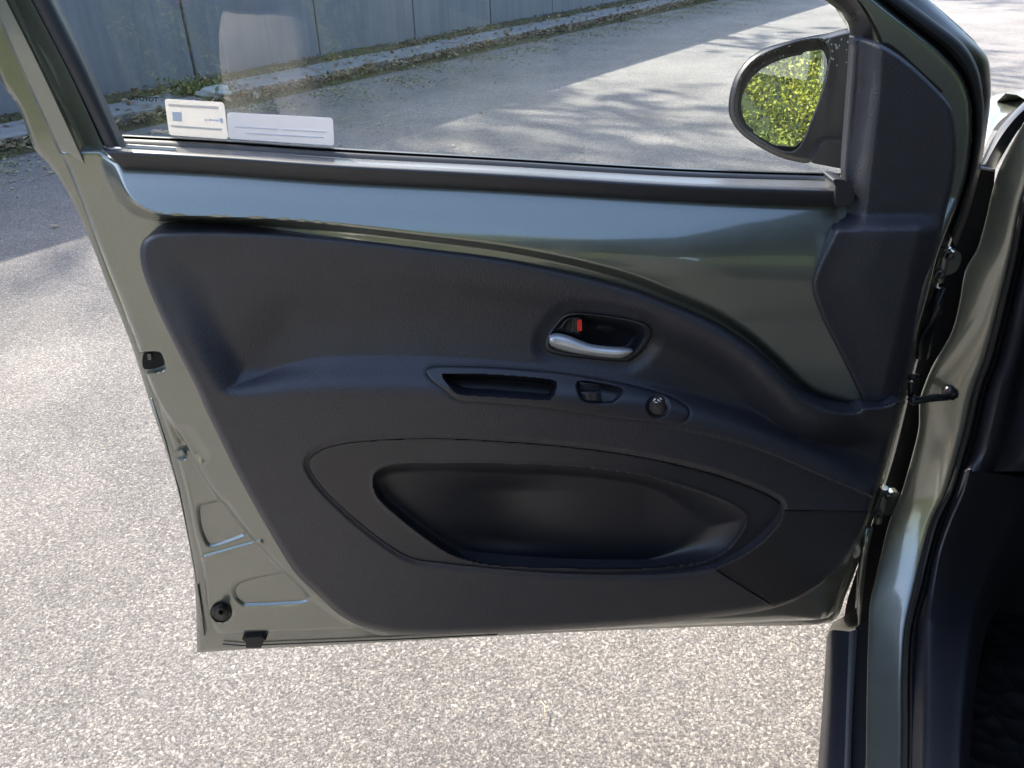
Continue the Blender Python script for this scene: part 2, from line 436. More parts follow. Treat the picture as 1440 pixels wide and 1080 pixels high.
def leafquad(c, s, V, Fc, lift=.3, fold=.3):
    a = rng.uniform(0, 6.28); u = np.array([math.cos(a), math.sin(a), rng.normal() * lift]); v = np.array([-math.sin(a), math.cos(a), rng.normal() * lift])
    u *= s; v *= s * rng.uniform(.45, .7); n = len(V); up = np.array([0, 0, s * fold * rng.random()])
    for q in (-u, -u * .35 - v + up, u * .45 - v * .8 + up, u, u * .45 + v * .8 + up, -u * .35 + v + up): V.append(c + q)
    V.append(c); m = n + 6
    for k in range(6): Fc.append([n + k, n + (k + 1) % 6, m])
def leaf_litter(name, N, fn, smin, smax, mat, lift=.3, **kw):
    V = []; Fc = []
    for _ in range(N): leafquad(fn(), rng.uniform(smin, smax), V, Fc, lift)
    return mk(name, V, Fc, mat, smooth=False, kind='stuff', **kw)
leaf_litter('leaf_litter', 12000, lambda: wp(rng.uniform(-7, 22), abs(rng.normal() * .09) + .9 if rng.random() < .45 else rng.uniform(.0, .5), .03 + .05 * rng.random()) if rng.random() < .93 else wp(rng.uniform(-7, 20), rng.uniform(.5, .9), .09), .012, .036, M_dry, label='litter of dry brown leaves along the kerb and the wall foot', cat='leaves')
leaf_litter('scattered_leaves', 1500, lambda: wp(rng.uniform(-7, 18), 1.1 + abs(rng.normal() * 1.1), .008), .006, .02, M_dry, .15, label='small dry leaves strewn thinly across the grey asphalt', cat='leaves')
leaf_litter('moss_clumps', 16000, lambda: wp(rng.uniform(-7, 22), rng.uniform(.0, .46) if rng.random() < .7 else rng.uniform(.88, 1.15), .02 + .06 * rng.random()), .006, .016, M_moss, .9, label='low green and brown moss clumps along the foot of the wall', cat='moss')
def mossy():
    a = rng.uniform(-7, 16); k = math.floor(a * 1.4); return wp((k + .5 + rng.normal() * .22) / 1.4, 1.15 + abs(rng.normal() * .32) + .12 * math.sin(k * 2.1), .004)
leaf_litter('moss_patches', 16000, mossy, .005, .014, mat_leafy('bright_moss', [(.17, .16, .08), (.26, .25, .12), (.32, .28, .17), (.20, .17, .10)]), .25, label='thin yellowish moss patches on the asphalt beside the gutter', cat='moss')
for k, (px, py, s) in enumerate([(75, 317, .022), (18, 243, .018), (480, 168, .02), (531, 174, .022), (676, 160, .02), (744, 88, .02)]):
    V = []; Fc = []; c = Gz(px, py, .012); leafquad(c, s, V, Fc, .2, .5)
    lab = ['pale curled leaf alone on the asphalt left of the door', 'brownish leaf by the gutter at the far left', 'pale leaf on the shaded asphalt seen beside the window sticker',
           'pale stone-like leaf at the tip of the sunlit patch behind the window', 'small pale leaf inside the middle sunlit patch behind the window', 'small leaf on the shaded asphalt above the streaked sunlight'][k]
    mk('fallen_leaf', V, Fc, M_dry, smooth=False, label=lab, cat='leaf', group='single leaves lying on the asphalt')
# weed clump and pale stone at the wall foot
def rock(c, r, seed, sq=(1, 1, .6), sub=3):
    bm = bmesh.new(); bmesh.ops.create_icosphere(bm, subdivisions=sub, radius=1)
    rs = np.random.default_rng(seed); ph = rs.uniform(0, 6, 9)
    V = []
    for v in bm.verts:
        p = np.array(v.co); d = 1 + .22 * math.sin(3 * p[0] + ph[0]) * math.sin(2.6 * p[1] + ph[1]) + .12 * math.sin(7 * p[2] + 5 * p[0] + ph[2]) + .06 * math.sin(13 * p[1] + ph[3])
        V.append(np.array(c) + p * d * r * np.array(sq))
    Fc = [[v.index for v in f.verts] for f in bm.faces]; bm.free(); return V, Fc
c = Gz(300, 130, .1)
V, Fc = rock(c, .11, 3, (1.3, .8, .45)); mk('stone', V, Fc, M_stone, label='pale flat stone lying among weeds at the wall foot', cat='stone')
V = []; Fc = []
for _ in range(900):
    q = Gz(282, 129, .09) + rng.normal(0, 1, 3) * np.array([.13, .07, .04]); q[2] = abs(q[2] - .04) + .05; leafquad(q, rng.uniform(.008, .02), V, Fc, 1.)
mk('weed', V, Fc, mat_leafy('weed_leaf', [(.05, .09, .02), (.12, .15, .04), (.2, .17, .08)]), smooth=False, label='low green weed clump beside the pale stone at the wall foot', cat='weed')
# straw stems on the near asphalt
for k, (a, b) in enumerate([((142, 630), (164, 617)), ((204, 611), (208, 620)), ((1168 - 408, 985), (1170 - 404, 1010)), ((120, 486), (130, 480))]):
    A, B = Gz(*a, .006), Gz(*b, .010); mid = (A + B) / 2 + np.array([.004, .003, .004])
    V, Fc = tube([A, mid, B], [.0007, .0009, .0005], 5)
    mk('straw', V, Fc, M_twig, label=['longer pale straw on the asphalt left of the door', 'short upright straw beside the longer one left of the door', 'thin straw on the asphalt below the door bottom edge', 'thin faint straw on the dappled asphalt at the far left'][k], cat='straw', group='straws on the near asphalt')

# trees behind the wall: their crowns dapple the asphalt
def tree(x, y, H, cw, ch, N, label, seed, ls=.13):
    rs = np.random.default_rng(seed); root = empty('tree', (x, y, 0), label, 'tree', 'trees behind the wall')
    parts = []; tips = []
    top = np.array([x + rs.normal() * .2, y + rs.normal() * .2, H * .8])
    tr = [np.array([x, y, -.05]), np.array([x + .05, y, H * .25]), np.array([x - .05, y + .08, H * .5]), top]
    parts.append(tube(tr, [.17, .13, .10, .04], 9))
    for k in range(16):
        z = H * rs.uniform(.35, .78); a = rs.uniform(0, 6.28); L = cw * rs.uniform(.5, 1.) 
        s = np.array([x, y, z]); e = s + np.array([math.cos(a) * L, math.sin(a) * L, L * rs.uniform(.15, .7)])
        mid = (s + e) / 2 + rs.normal(0, .15, 3); parts.append(tube([s, mid, e], [.05, .032, .012], 6)); tips += [mid, e, (mid + e) / 2, e + rs.normal(0, .4, 3)]
        for _ in range(3):
            e2 = mid + rs.normal(0, .7, 3); parts.append(tube([mid, e2], [.02, .006], 5)); tips.append(e2)
    V, Fc = join(parts); mk('trunk', V, Fc, M_bark, root)
    V = []; Fc = []; tips = np.array(tips)
    T = tips[rs.integers(0, len(tips), N)] + rs.normal(0, .3, (N, 3)) * np.array([1, 1, .7])
    A = rs.normal(0, 1, (N, 3)); A /= np.linalg.norm(A, axis=1)[:, None]; B = np.cross(A, rs.normal(0, 1, (N, 3))); B /= np.linalg.norm(B, axis=1)[:, None]
    s = rs.uniform(.5, 1, (N, 1)) * ls
    V = np.stack([T - A * s, T - B * s * .5, T + A * s, T + B * s * .5], 1).reshape(-1, 3); Fc = np.arange(4 * N).reshape(N, 4)
    mk('crown', V, Fc, M_tree, root, smooth=False)
SUNH = np.array([math.sin(SUN_AZ), math.cos(SUN_AZ)])
def shade(gx, gy, h): q = np.array([gx, gy]) + SUNH * h / math.tan(SUN_EL); return q
for k, (gx, gy, h, H, cw, N, ls_) in enumerate([(1.9, 3.3, 11, 13.5, 2.2, 330, .20), (4.6, 6.4, 11.5, 14, 2.6, 380, .22), (-1.6, 1.9, 19, 22, 1.6, 2600, .13), (9.5, 12.5, 10, 12.5, 2.6, 900, .2), (3.4, -.6, 19, 22, 2.4, 2600, .14)]):
    q = shade(gx, gy, h)
    tree(q[0], q[1], H, cw, 2, N, ['broad leafy tree behind the middle of the wall', 'leafy tree behind the wall right of the middle one', 'leafy tree behind the left end of the wall', 'leafy tree behind the far right end of the wall', 'tallest tree, standing farthest behind the wall'][k], 11 + k, ls_)

# hedge behind the viewer, seen in the door mirror
HC = np.array([-3.4, -3.9]); HA = R(82)
hd = empty('hedge', (HC[0], HC[1], 0), 'sunlit yellow green hedge reflected in the door mirror', 'hedge')
hu = np.array([math.sin(HA), math.cos(HA), 0]); hn = np.array([-hu[1], hu[0], 0])
if hn[1] < 0: hn = -hn
V, Fc = box((HC[0] - hn[0] * .5, HC[1] - hn[1] * .5, 1.8), (9, .7, 3.5), math.atan2(hu[1], hu[0])); mk('stem_core', V, Fc, M_core, hd, smooth=False)
N = 230000
aa = rng.uniform(-4.5, 4.5, N); zz = rng.uniform(.02, 3.7, N)
dd = .0 + .12 * np.sin(aa * 5 + 2 * np.sin(zz * 4)) * np.sin(zz * 6 + aa * 2) + .09 * np.sin(aa * 15 + zz * 12 + 2 * np.sin(zz * 3)) + rng.normal(0, .05, N)
T = np.stack([HC[0] + hu[0] * aa + hn[0] * dd, HC[1] + hu[1] * aa + hn[1] * dd, zz], 1)
A = rng.normal(0, 1, (N, 3)); A /= np.linalg.norm(A, axis=1)[:, None]; B = np.cross(A, rng.normal(0, 1, (N, 3))); B /= np.linalg.norm(B, axis=1)[:, None]
s = rng.uniform(.007, .020, (N, 1))
V = np.stack([T - A * s, T - B * s * .45, T + A * s, T + B * s * .45], 1).reshape(-1, 3)
mk('foliage', V, np.arange(4 * N).reshape(N, 4), M_hedge, hd, smooth=False, kind='stuff')
h2 = hd.copy(); COL.objects.link(h2); h2['label'] = 'dark tall hedge added out of view beyond the car to block the sky'
q = cp0 = HC + 0.; h2.location = (4.6, -.6, 0); h2.rotation_euler = (0, 0, R(62)); h2.scale = (1.3, 1.3, 1.1)  # unseen second hedge, added to darken the reflections on the door
for ch in list(hd.children):
    c_ = ch.copy(); COL.objects.link(c_); c_.parent = h2
    if ch.name == 'foliage': c_.material_slots[0].link = 'OBJECT'; c_.material_slots[0].material = M_tree

# ------------------------------------------------------------------ the car
HB = np.array([.55, .90]); CAZ = R(23); cf = np.array([math.sin(CAZ), math.cos(CAZ)]); cn = np.array([cf[1], -cf[0]])
def cp(a, b, z): q = HB + cf * a + cn * b; return np.array([q[0], q[1], z])
car = empty('car', (HB[0], HB[1], 0), 'green grey metallic car with its front left door swung wide open', 'car')

# --- outlines in photo pixels
TRIM = cr([(197, 362), (200, 340), (215, 328), (240, 324), (300, 323), (400, 327), (500, 336), (600, 348), (700, 361), (800, 381), (880, 402), (940, 425), (1000, 452), (1050, 485), (1085, 515), (1120, 550), (1150, 568), (1180, 577), (1203, 578), (1213, 572), (1240, 570), (1266, 566), (1252, 620), (1238, 675), (1222, 722), (1205, 762), (1180, 797), (1150, 826), (1110, 848), (1060, 861), (960, 873), (870, 881), (740, 888), (640, 892), (560, 892), (513, 883), (480, 867), (447, 837), (413, 803), (367, 727), (330, 660), (317, 633), (290, 578), (277, 547), (233, 460), (205, 395)], True, 6)
E1 = cr([(432, 655), (438, 640), (460, 628), (500, 620), (600, 615), (700, 619), (800, 627), (900, 641), (1000, 664), (1060, 685), (1095, 703), (1101, 715), (1095, 735), (1070, 762), (1040, 783), (1000, 800), (920, 809), (800, 808), (700, 801), (620, 793), (575, 785), (530, 757), (480, 715), (448, 682)], True, 8)
E2 = cr([(524, 680), (529, 663), (550, 654), (600, 651), (680, 652), (800, 656), (900, 668), (980, 690), (1030, 710), (1049, 726), (1046, 745), (1025, 772), (990, 790), (930, 798), (850, 800), (700, 795), (640, 782), (600, 758), (560, 727), (533, 702)], True, 8)
SW = cr([(598, 522), (604, 516), (620, 514), (700, 516), (800, 525), (880, 539), (940, 556), (966, 571), (970, 583), (962, 593), (945, 596), (850, 586), (760, 574), (690, 568), (650, 565), (628, 552), (606, 535)], True, 6)
CUP = cr([(622, 527), (640, 526), (700, 527), (776, 534), (783, 540), (776, 560), (760, 562), (700, 558), (645, 554), (632, 543)], True, 5)
HR = cr([(766, 488), (770, 470), (785, 450), (797, 441), (812, 439), (860, 444), (900, 452), (914, 460), (917, 472), (905, 492), (893, 504), (880, 509), (840, 506), (795, 501), (774, 496)], True, 6)
HRI = cr([(772, 484), (776, 468), (790, 450), (800, 444), (815, 442), (860, 447), (895, 455), (906, 463), (906, 474), (896, 490), (886, 499), (872, 502), (840, 500), (798, 496), (778, 491)], True, 6)
SPK = np.array([(1003, 800), (1040, 784), (1071, 763), (1096, 736), (1102, 717), (1160, 718), (1221, 719), (1205, 757), (1180, 793), (1150, 822), (1120, 839), (1088, 853), (1048, 828)], float)
SAIL = cr([(1201, 50), (1239, 62), (1278, 88), (1324, 132), (1340, 155), (1346, 187), (1346, 220), (1340, 260), (1330, 300), (1320, 345), (1305, 400), (1293, 450), (1283, 500), (1272, 545), (1267, 564), (1240, 569), (1214, 571), (1209, 558), (1195, 528), (1175, 488), (1155, 448), (1143, 415), (1141, 395), (1150, 370), (1165, 340), (1178, 312), (1188, 285), (1187, 262), (1186, 235), (1189, 190), (1195, 110), (1198, 65)], True, 5)
UPR = cr([(226, 376), (238, 346), (300, 337), (400, 340), (500, 348), (600, 360), (700, 373), (800, 394), (880, 415), (940, 438), (1000, 468), (1050, 502), (1090, 540), (1150, 585), (1330, 560), (1330, 740), (1160, 668), (1060, 627), (980, 606), (900, 591), (800, 580), (700, 574), (600, 571), (500, 569), (400, 568), (322, 564), (300, 540), (276, 496), (248, 432)], True, 6)
SHELL = cr([(76, 190), (93, 233), (111, 276), (133, 331), (155, 387), (172, 430), (190, 478), (196, 497), (203, 520), (212, 545), (228, 590), (246, 640), (262, 700), (272, 750), (284, 800), (289, 842), (294, 872), (307, 893), (333, 904), (380, 904), (471, 899), (560, 894), (650, 894), (740, 889), (870, 883), (1000, 878), (1100, 873), (1165, 868), (1180, 835), (1200, 788), (1222, 728), (1245, 650), (1262, 580), (1280, 500), (1300, 430), (1318, 360), (1335, 315), (1351, 278), (1362, 236), (1367, 178), (1364, 139), (1351, 105), (1323, 72), (1285, 41), (1240, 5), (1205, -25), (1165, -70), (1120, -70), (1150, -36), (1180, -10), (1206, 8), (1222, 30), (1240, 85), (1232, 150), (1228, 258), (1190, 275), (1100, 271), (960, 265), (700, 251), (480, 240), (300, 229), (168, 224), (146, 212), (132, 190)], True, 4)
LEDGE = cr([(128, 150), (136, 215), (146, 250), (162, 283), (188, 304), (230, 313), (300, 316), (400, 320), (500, 329), (600, 341), (700, 354), (800, 373), (880, 394), (940, 417), (1000, 443), (1050, 476), (1085, 507), (1120, 541), (1150, 560), (1205, 572), (1300, 560), (1300, 150)], True, 4)
STEPL = cr([(190, 470), (205, 520), (225, 563), (262, 620), (296, 680), (344, 740), (400, 800), (450, 846), (501, 879), (560, 897), (760, 900), (1300, 880), (1400, 300), (1300, -120), (60, -120), (60, 200)], True, 3)
beltY = line([(60, 205), (144, 209), (300, 216), (480, 229), (700, 240), (960, 256), (1190, 268), (1400, 280)])
ridgeY = line([(200, 560), (322, 566), (400, 569), (500, 570), (600, 572), (700, 575), (800, 582), (900, 594), (980, 608), (1060, 629), (1160, 670), (1240, 705)])
armY = line([(200, 520), (310, 545), (360, 530), (400, 513), (450, 502), (500, 499), (600, 500), (700, 506), (800, 516), (900, 532), (980, 555), (1060, 585), (1160, 630), (1240, 680)])

def bev(s, r, d): 
    t = np.clip(s / r, 0, 1); return -d * (1 - np.sqrt(np.clip(1 - (1 - t) ** 2, 0, 1)))
def w_trim0(X, Y):
    su = sd(UPR, X, Y)
    yr, ya = ridgeY(X), armY(X)
    low = .078 - .030 * sstep(0, 330, Y - yr) - .012 * sstep(900, 1240, X)
    bor = .046 + .032 * sstep(330, 570, Y)
    bordw = np.where(Y < yr, bor, low)
    t = np.clip((Y - ya) / np.maximum(yr - ya, 8), 0, 1.2)
    amp = .034 * (1 - .55 * sstep(880, 1180, X))
    inner = .041 + .009 * sstep(330, 530, Y) + amp * np.clip(t, 0, 1) ** 1.15 - .012 * np.exp(-((Y - (ya - 45)) / 55) ** 2) * sstep(300, 420, X)
    inner = inner + .004 * np.cos((X - 520) / 260)
    k = sstep(-4, 55, su)
    fade = sstep(1150, 980, X)
    w = bordw * (1 - k) + inner * k
    return w
def w_trim(X, Y):
    w = w_trim0(X, Y)
    w = w + bev(sd(TRIM, X, Y), 10, .014)
    w = w - .0035 * (1 - sstep(0, 7, -sd(E1, X, Y)))
    dh = -sd(HR, X, Y); w = w - .006 * (1 - sstep(0, 22, dh))
    ds = -sd(SW, X, Y); w = w - .001 * (1 - sstep(0, 3, ds))
    # seam between door card and speaker cover
    return w
def inset(poly, d):
    p = np.asarray(poly); c = p.mean(0)
    t = np.roll(p, -1, 0) - np.roll(p, 1, 0); nn = np.stack([t[:, 1], -t[:, 0]], 1); nn /= np.linalg.norm(nn, axis=1)[:, None] + 1e-9
    a = np.sum(p[:, 0] * np.roll(p[:, 1], -1) - np.roll(p[:, 0], -1) * p[:, 1])
    return p - nn * d * np.sign(a)
door_trim = hf('door_trim', M_trim, TRIM, w_trim, car, 2, holes=(inset(E1, 1), inset(SW, 2), inset(HR, 3), inset(SPK, -.5)), skirt=.03)

def w_shell(X, Y):
    d = Y - beltY(X)
    w = (.057 - .010 * sstep(950, 1180, X)) * np.sin(np.clip(d / 135, 0, 1) * math.pi / 2)
    # shallow concave styling line in the upper sheet
    sl0 = sd(LEDGE, X, Y); fl = .74 * sstep(230, 520, X) * sstep(-34, -8, sl0); w = w * (fl + (1 - fl) * sstep(0, 1, sl0 / (12 + 16 * sstep(230, 150, X))))
    w = np.where(d < 0, 0, w)
    w = w - .016 * sstep(216, 200, Y) * (X < 300)
    st = sd(STEPL, X, Y); w = w - .009 * (1 - sstep(-5, 0, st))
    # embossed fields of the lower corner
    for pl, rnd in (([(279, 712), (290, 706), (316, 705), (338, 735), (346, 748), (338, 755), (298, 768), (290, 763), (281, 740)], 4), ([(329, 826), (340, 816), (396, 803), (405, 806), (434, 838), (432, 845), (420, 848), (345, 851), (335, 845), (330, 838)], 4)):
        q = cr(pl, True, 4); s = sd(q, X, Y); w = w - .008 * sstep(-4, 8, s)
    a, b = np.array([284, 785.]), np.array([366, 762.]); e = b - a; tt = np.clip(((X - a[0]) * e[0] + (Y - a[1]) * e[1]) / (e @ e), 0, 1)
    dl = np.hypot(X - a[0] - tt * e[0], Y - a[1] - tt * e[1]); w = w + .004 * np.exp(-(dl / 3.2) ** 2)
    dr = np.hypot(X - 311, (Y - 861) * 1.05); w = w - .010 * (1 - sstep(9, 17, dr))
    w = w - .004 * sstep(-6, 10, sd(cr([(244, 606), (262, 600), (274, 612), (292, 640), (284, 650), (266, 640)], True, 3), X, Y)) - .006 * np.exp(-((np.hypot(X - 256, Y - 637) - 7) / 2.2) ** 2) * (X < 262)
    yb = np.interp(X, [280, 310, 500, 700, 1200], [892, 889, 882, 872, 850]); w = w - .010 * sstep(0, 5, Y - yb) * (1 - sstep(880, 1100, X))
    # latch pocket
    lp = cr([(193, 498), (200, 495), (223, 495), (228, 500), (232, 515), (228, 521), (203, 524), (196, 512)], True, 4); s = sd(lp, X, Y); w = w - .022 * sstep(-2, 5, s)
    # raised rail of the rear flange and edge rounding
    w = w + bev(sd(SHELL, X, Y), 9, .008)
    # right-hand frame: rounded outer rail
    return w
door = hf('door', M_paint, SHELL, w_shell, car, 2, holes=(inset(E1, 4), inset(HR, 4), inset(SW, 4), inset(SAIL, 7)), skirt=.03)

# outer skin behind the inner panel, its hem showing round the edge
SKIN = cr([(-60, -40), (0, 112), (25, 150), (47, 207), (62, 224), (83, 250), (104, 288), (130, 346), (150, 398), (172, 452), (190, 500), (204, 545), (222, 600), (244, 668), (262, 740), (272, 800), (276, 865), (277, 905), (277, 916), (277.5, 917.5), (290, 917), (333, 914), (471, 907), (560, 902), (740, 892), (870, 886), (1000, 881), (1168, 875), (1190, 835), (1215, 770), (1240, 690), (1262, 610), (1285, 520), (1310, 430), (1330, 355), (1350, 300), (1376, 236), (1386, 180), (1391, 139), (1390, 105), (1381, 72), (1355, 42), (1300, -6), (1240, -60), (1150, -110)], False, 5)
HOLE = np.array([(20, -90), (62, 0), (115, 100), (160, 190), (168, 228), (480, 250), (960, 278), (1215, 285), (1218, 150), (1215, 70), (1180, 12), (1150, -8), (1060, -90)], float)
SK2 = np.concatenate([SKIN, np.array([(1100, -130), (100, -130)])])
outer = hf('outer_skin', M_paint, SK2, lambda X, Y: -.036 + .022 * sstep(300, 520, Y) * sstep(1000, 700, X) - .004 * (1 - sstep(0, 4, sd(SK2, X, Y))), door, 3, holes=(HOLE,), skirt=.012)
# seam lines on the hem of the lower corner
sm_ = join([tube([(278.5, 822, -.0125), (284, 862, -.0115), (288, 893, -.0105)], .0012, 5), tube([(313, 905.5, -.0105), (340, 908, -.0105), (560, 899, -.0105), (700, 892, -.0105)], .0011, 5)])
mk('hem_seam', *sm_, M_rubsh, door)
rail = join([tube([(x, y, .001) for x, y in ((213, 560), (233, 620), (252, 690), (266, 760), (277, 822), (284, 870))], .0011, 6)])
mk('hem_rail', *rail, M_paint, door)

# latch inside its pocket
mk('latch', *slab([(207, 498), (212, 497.5), (213, 506), (208, 506.5)], -.006, -.014), M_steel, door, smooth=False)
mk('latch_opening', *slab(cr([(201, 499), (206, 496.5), (222, 496.5), (226, 501), (229, 514), (203, 519)], True, 4), -.0085, -.0235), M_void, door, smooth=False)
# rubber stop
def disc(cx, cy, w0, rs_ws, k=28, sy=1.):
    V = []; Fc = []
    for r_, w_ in rs_ws:
        for j in range(k):
            a = 2 * math.pi * j / k; V.append(P(cx + r_ * math.cos(a), cy + sy * r_ * math.sin(a), w0 + w_))
    for i in range(len(rs_ws) - 1):
        for j in range(k): Fc.append([i * k + j, (i + 1) * k + j, (i + 1) * k + (j + 1) % k, i * k + (j + 1) % k])
    return V, Fc
mk('rubber_stop', *disc(311, 861, -.012, [(12.5, -.002), (12, .003), (9.5, .006), (7, .011), (5.5, .017), (3.6, .018), (3.2, .014), (.1, .012)]), M_rub, door, angle=50)
ck = np.array([(340, 899), (344, 897), (367, 896), (374, 900), (368, 902.5), (367.5, 911), (346, 911.5), (345.5, 903)], float)
mk('edge_clip', *slab(ck, -.003, -.02), M_rub, door, smooth=False)

# --- map pocket
def w_pocket(X, Y):
    w = w_trim0(X, Y) - .003; s1 = sd(E1, X, Y); s2 = sd(E2, X, Y)
    ref = .074 - .028 * sstep(600, 880, Y) - .010 * sstep(900, 1100, X)
    w = ref - .001 + bev(s1, 5, .004)
    wid = 14 + 44 * sstep(900, 1040, X)
    tb_ = np.clip(s2 / wid, 0, 1); bowl = 1 - (1 - tb_) ** 2.2
    dep = (.058 - .012 * sstep(650, 800, Y)) * (.42 + .58 * sstep(540, 740, X)) * (1 - .35 * sstep(900, 1040, X))
    w = w + .0015 * np.exp(-(s2 / 3.) ** 2) - dep * bowl * (s2 > 0)
    w = w - .012 * np.exp(-((X - 705) / 70) ** 2) * sstep(8, 40, s2)
    return w
mk_pocket = hf('map_pocket', M_trim2, E1, w_pocket, car, 2, skirt=.03)
hf('speaker_grille', M_grille, SPK, lambda X, Y: w_trim0(X, Y) - .0015 + bev(sd(SPK, X, Y), 4, .002), door_trim, 2, skirt=.01)

# --- switch panel with pull cup
SWP = cr([(812, 537), (845, 539), (872, 545), (877, 550), (868, 562), (860, 567), (840, 567), (818, 563)], True, 4)
def w_sw(X, Y):
    w = w_trim0(X, Y) + .0025 + bev(sd(SW, X, Y), 5, .0035)
    sc_ = sd(CUP, X, Y); w = w - .045 * (1 - (1 - np.clip(sc_ / 8., 0, 1)) ** 2)
    sp = sd(SWP, X, Y); w = w - .012 * sstep(-1, 4, sp)
    dk = np.hypot(X - 925, (Y - 572)); w = w - .004 * (1 - sstep(12, 18, dk))
    return w
swp = hf('switch_panel', M_trim2, SW, w_sw, car, 1.25, skirt=.02)
wsw = lambda x, y: float(w_trim0(np.array([[x]], float), np.array([[y]], float))[0, 0])
for pl in ([(815, 537.5), (842, 540), (845, 550.5), (817, 549)], [(817, 551), (845, 552.5), (847, 566), (820, 563.5)]):
    w0 = wsw(830, pl[0][1] + 6) 
    lines = []
    for t, dw in ((0, -.002), (.03, .002), (.12, .003), (.5, .0022), (.9, .003), (1, -.002)):
        l = [(pl[0][0] * (1 - t) + pl[3][0] * t + k / 4 * ((pl[1][0] - pl[0][0]) * (1 - t) + (pl[2][0] - pl[3][0]) * t),
              pl[0][1] * (1 - t) + pl[3][1] * t + k / 4 * ((pl[1][1] - pl[0][1]) * (1 - t) + (pl[2][1] - pl[3][1]) * t),
              w0 + dw - .003 * (k in (0, 4))) for k in range(5)]
        lines.append(l)
    loft('window_switch', M_trim2, [[(a[0] + (0 if i else .0), a[1], a[2]) for i, a in enumerate(l)] for l in lines], swp, 24, 1)
w0 = wsw(925, 572)
kb = disc(925, 571, w0, [(13.5, -.002), (12.5, .005), (10, .006), (9.5, .012), (10.2, .014)], 26)
# knob stands out of the sloping shelf: lift each ring
kv = []
for i, (r_, w_) in enumerate([(13, -.001), (12.6, .004), (10.5, .006), (9.6, .009), (9.8, .018), (9.2, .0205), (.1, .021)]):
    for j in range(26):
        a = 2 * math.pi * j / 26; kv.append(P(925.5 + r_ * math.cos(a), 573 + r_ * .78 * math.sin(a) - 700 * max(0, w_ - .006) * 1.0, w0 + .004 + w_ * .8))
kf = [[i * 26 + j, (i + 1) * 26 + j, (i + 1) * 26 + (j + 1) % 26, i * 26 + (j + 1) % 26] for i in range(6) for j in range(26)]
knob = mk('mirror_knob', kv, kf, M_trim2, swp, angle=45)
marks = []
wk = w0 + .004 + .021 * .8 + .0006
for a, b in (((919, 563.5), (922, 560.5)), ((928, 560), (931, 562)), ((921, 565.5), (925, 566)), ((925, 562), (929, 565))):
    marks.append(tube([(a[0], a[1], wk), (b[0], b[1], wk)], .0007, 5))
mk('knob_symbol', *join(marks), M_lbl, swp)

# --- inner door handle in its recess
def w_hr(X, Y):
    w = w_trim0(X, Y) - .006 + .004 + bev(sd(HR, X, Y), 4, .003)
    s = sd(HRI, X, Y); w = w - .030 * (1 - (1 - np.clip(s / 15., 0, 1)) ** 2)
    return w
hb = hf('handle_recess', M_trim2, HR, w_hr, car, 1.25, skirt=.02)
wh = wsw(840, 470)
mk('screw_cover', *disc(851, 460.5, wh - .0315, [(12, -.002), (11.7, .0005), (10.8, .0012), (.1, .0012)], 28), M_trim2, hb, angle=40)
top = [(774, 470), (785, 468.5), (800, 472), (815, 478), (832, 484), (855, 487), (875, 488.5), (887, 490), (890, 492.5)]
bot = [(774, 486), (785, 492), (800, 496), (815, 499), (835, 502), (855, 504), (872, 504.5), (884, 500), (890, 495)]
lines = []
for t, dw in ((0, -.004), (.12, .004), (.35, .0085), (.62, .0095), (.85, .005), (1, -.004)):
    lines.append([(a[0] * (1 - t) + b[0] * t, a[1] * (1 - t) + b[1] * t, wh + dw - .006 * (i > 6) * (i - 6) / 2) for i, (a, b) in enumerate(zip(top, bot))])
bx0 = [[(l[0][0] - 2.0 + 1.5 * abs(i - 2.5) / 2.5, l[0][1], wh - .004)] for i, l in enumerate(lines)]
lines = [b + l for b, l in zip(bx0, lines)]
hl = loft('door_handle', M_silver, lines, hb, 60, 4, angle=60)
up = [(786, 455), (797, 443), (815, 441), (821, 444), (822, 466), (815, 476)]
LK = cr([(781, 462), (790, 449), (799, 443), (812, 441.5), (821, 443), (821, 468), (815, 475), (805, 471.5), (790, 467), (781, 467)], True, 4)
LKI = cr([(791, 464), (795, 452), (802, 447), (808, 447), (810, 452), (808, 466), (800, 468)], True, 4)
hf('lock_lever', M_gblk, LK, lambda X, Y: wh - .006 + .006 * sstep(0, 7, sd(LK, X, Y)) - .003 * sstep(0, 4, sd(LKI, X, Y)), hb, 1, skirt=.02)
mk('lock_mark', *slab([(813, 450), (818, 450), (818.5, 465), (812, 466), (811.5, 456)], wh + .0012, wh - .004), M_red, hb, smooth=False)

# --- mirror corner cover
def w_sail(X, Y):
    xc = np.interp(Y, [40, 120, 220, 290, 320], [1240, 1237, 1226, 1218, 1214])
    w = .012 + .026 * sstep(-34, 4, X - xc)
    low = sstep(298, 328, Y)
    w = w * (1 - low) + (.060) * low
    xr = np.interp(Y, [320, 400, 560], [1180, 1150, 1215])
    w = w - .006 * low * (1 - sstep(0, 80, X - xr))
    w = w - .018 * sstep(0, 40, X - np.interp(Y, [320, 566], [1290, 1235])) * low
    w = w + bev(sd(SAIL, X, Y), 8, .010)
    return w
hf('mirror_corner_cover', M_trim, SAIL, w_sail, car, 2, skirt=.008)
sl_ = slab(cr([(1243, 62), (1250, 61), (1268, 74), (1300, 104), (1326, 128), (1318, 129), (1285, 98)], True, 3), .0035, .001)
mk('cover_gap_seal', *sl_, M_rub, door, smooth=False)

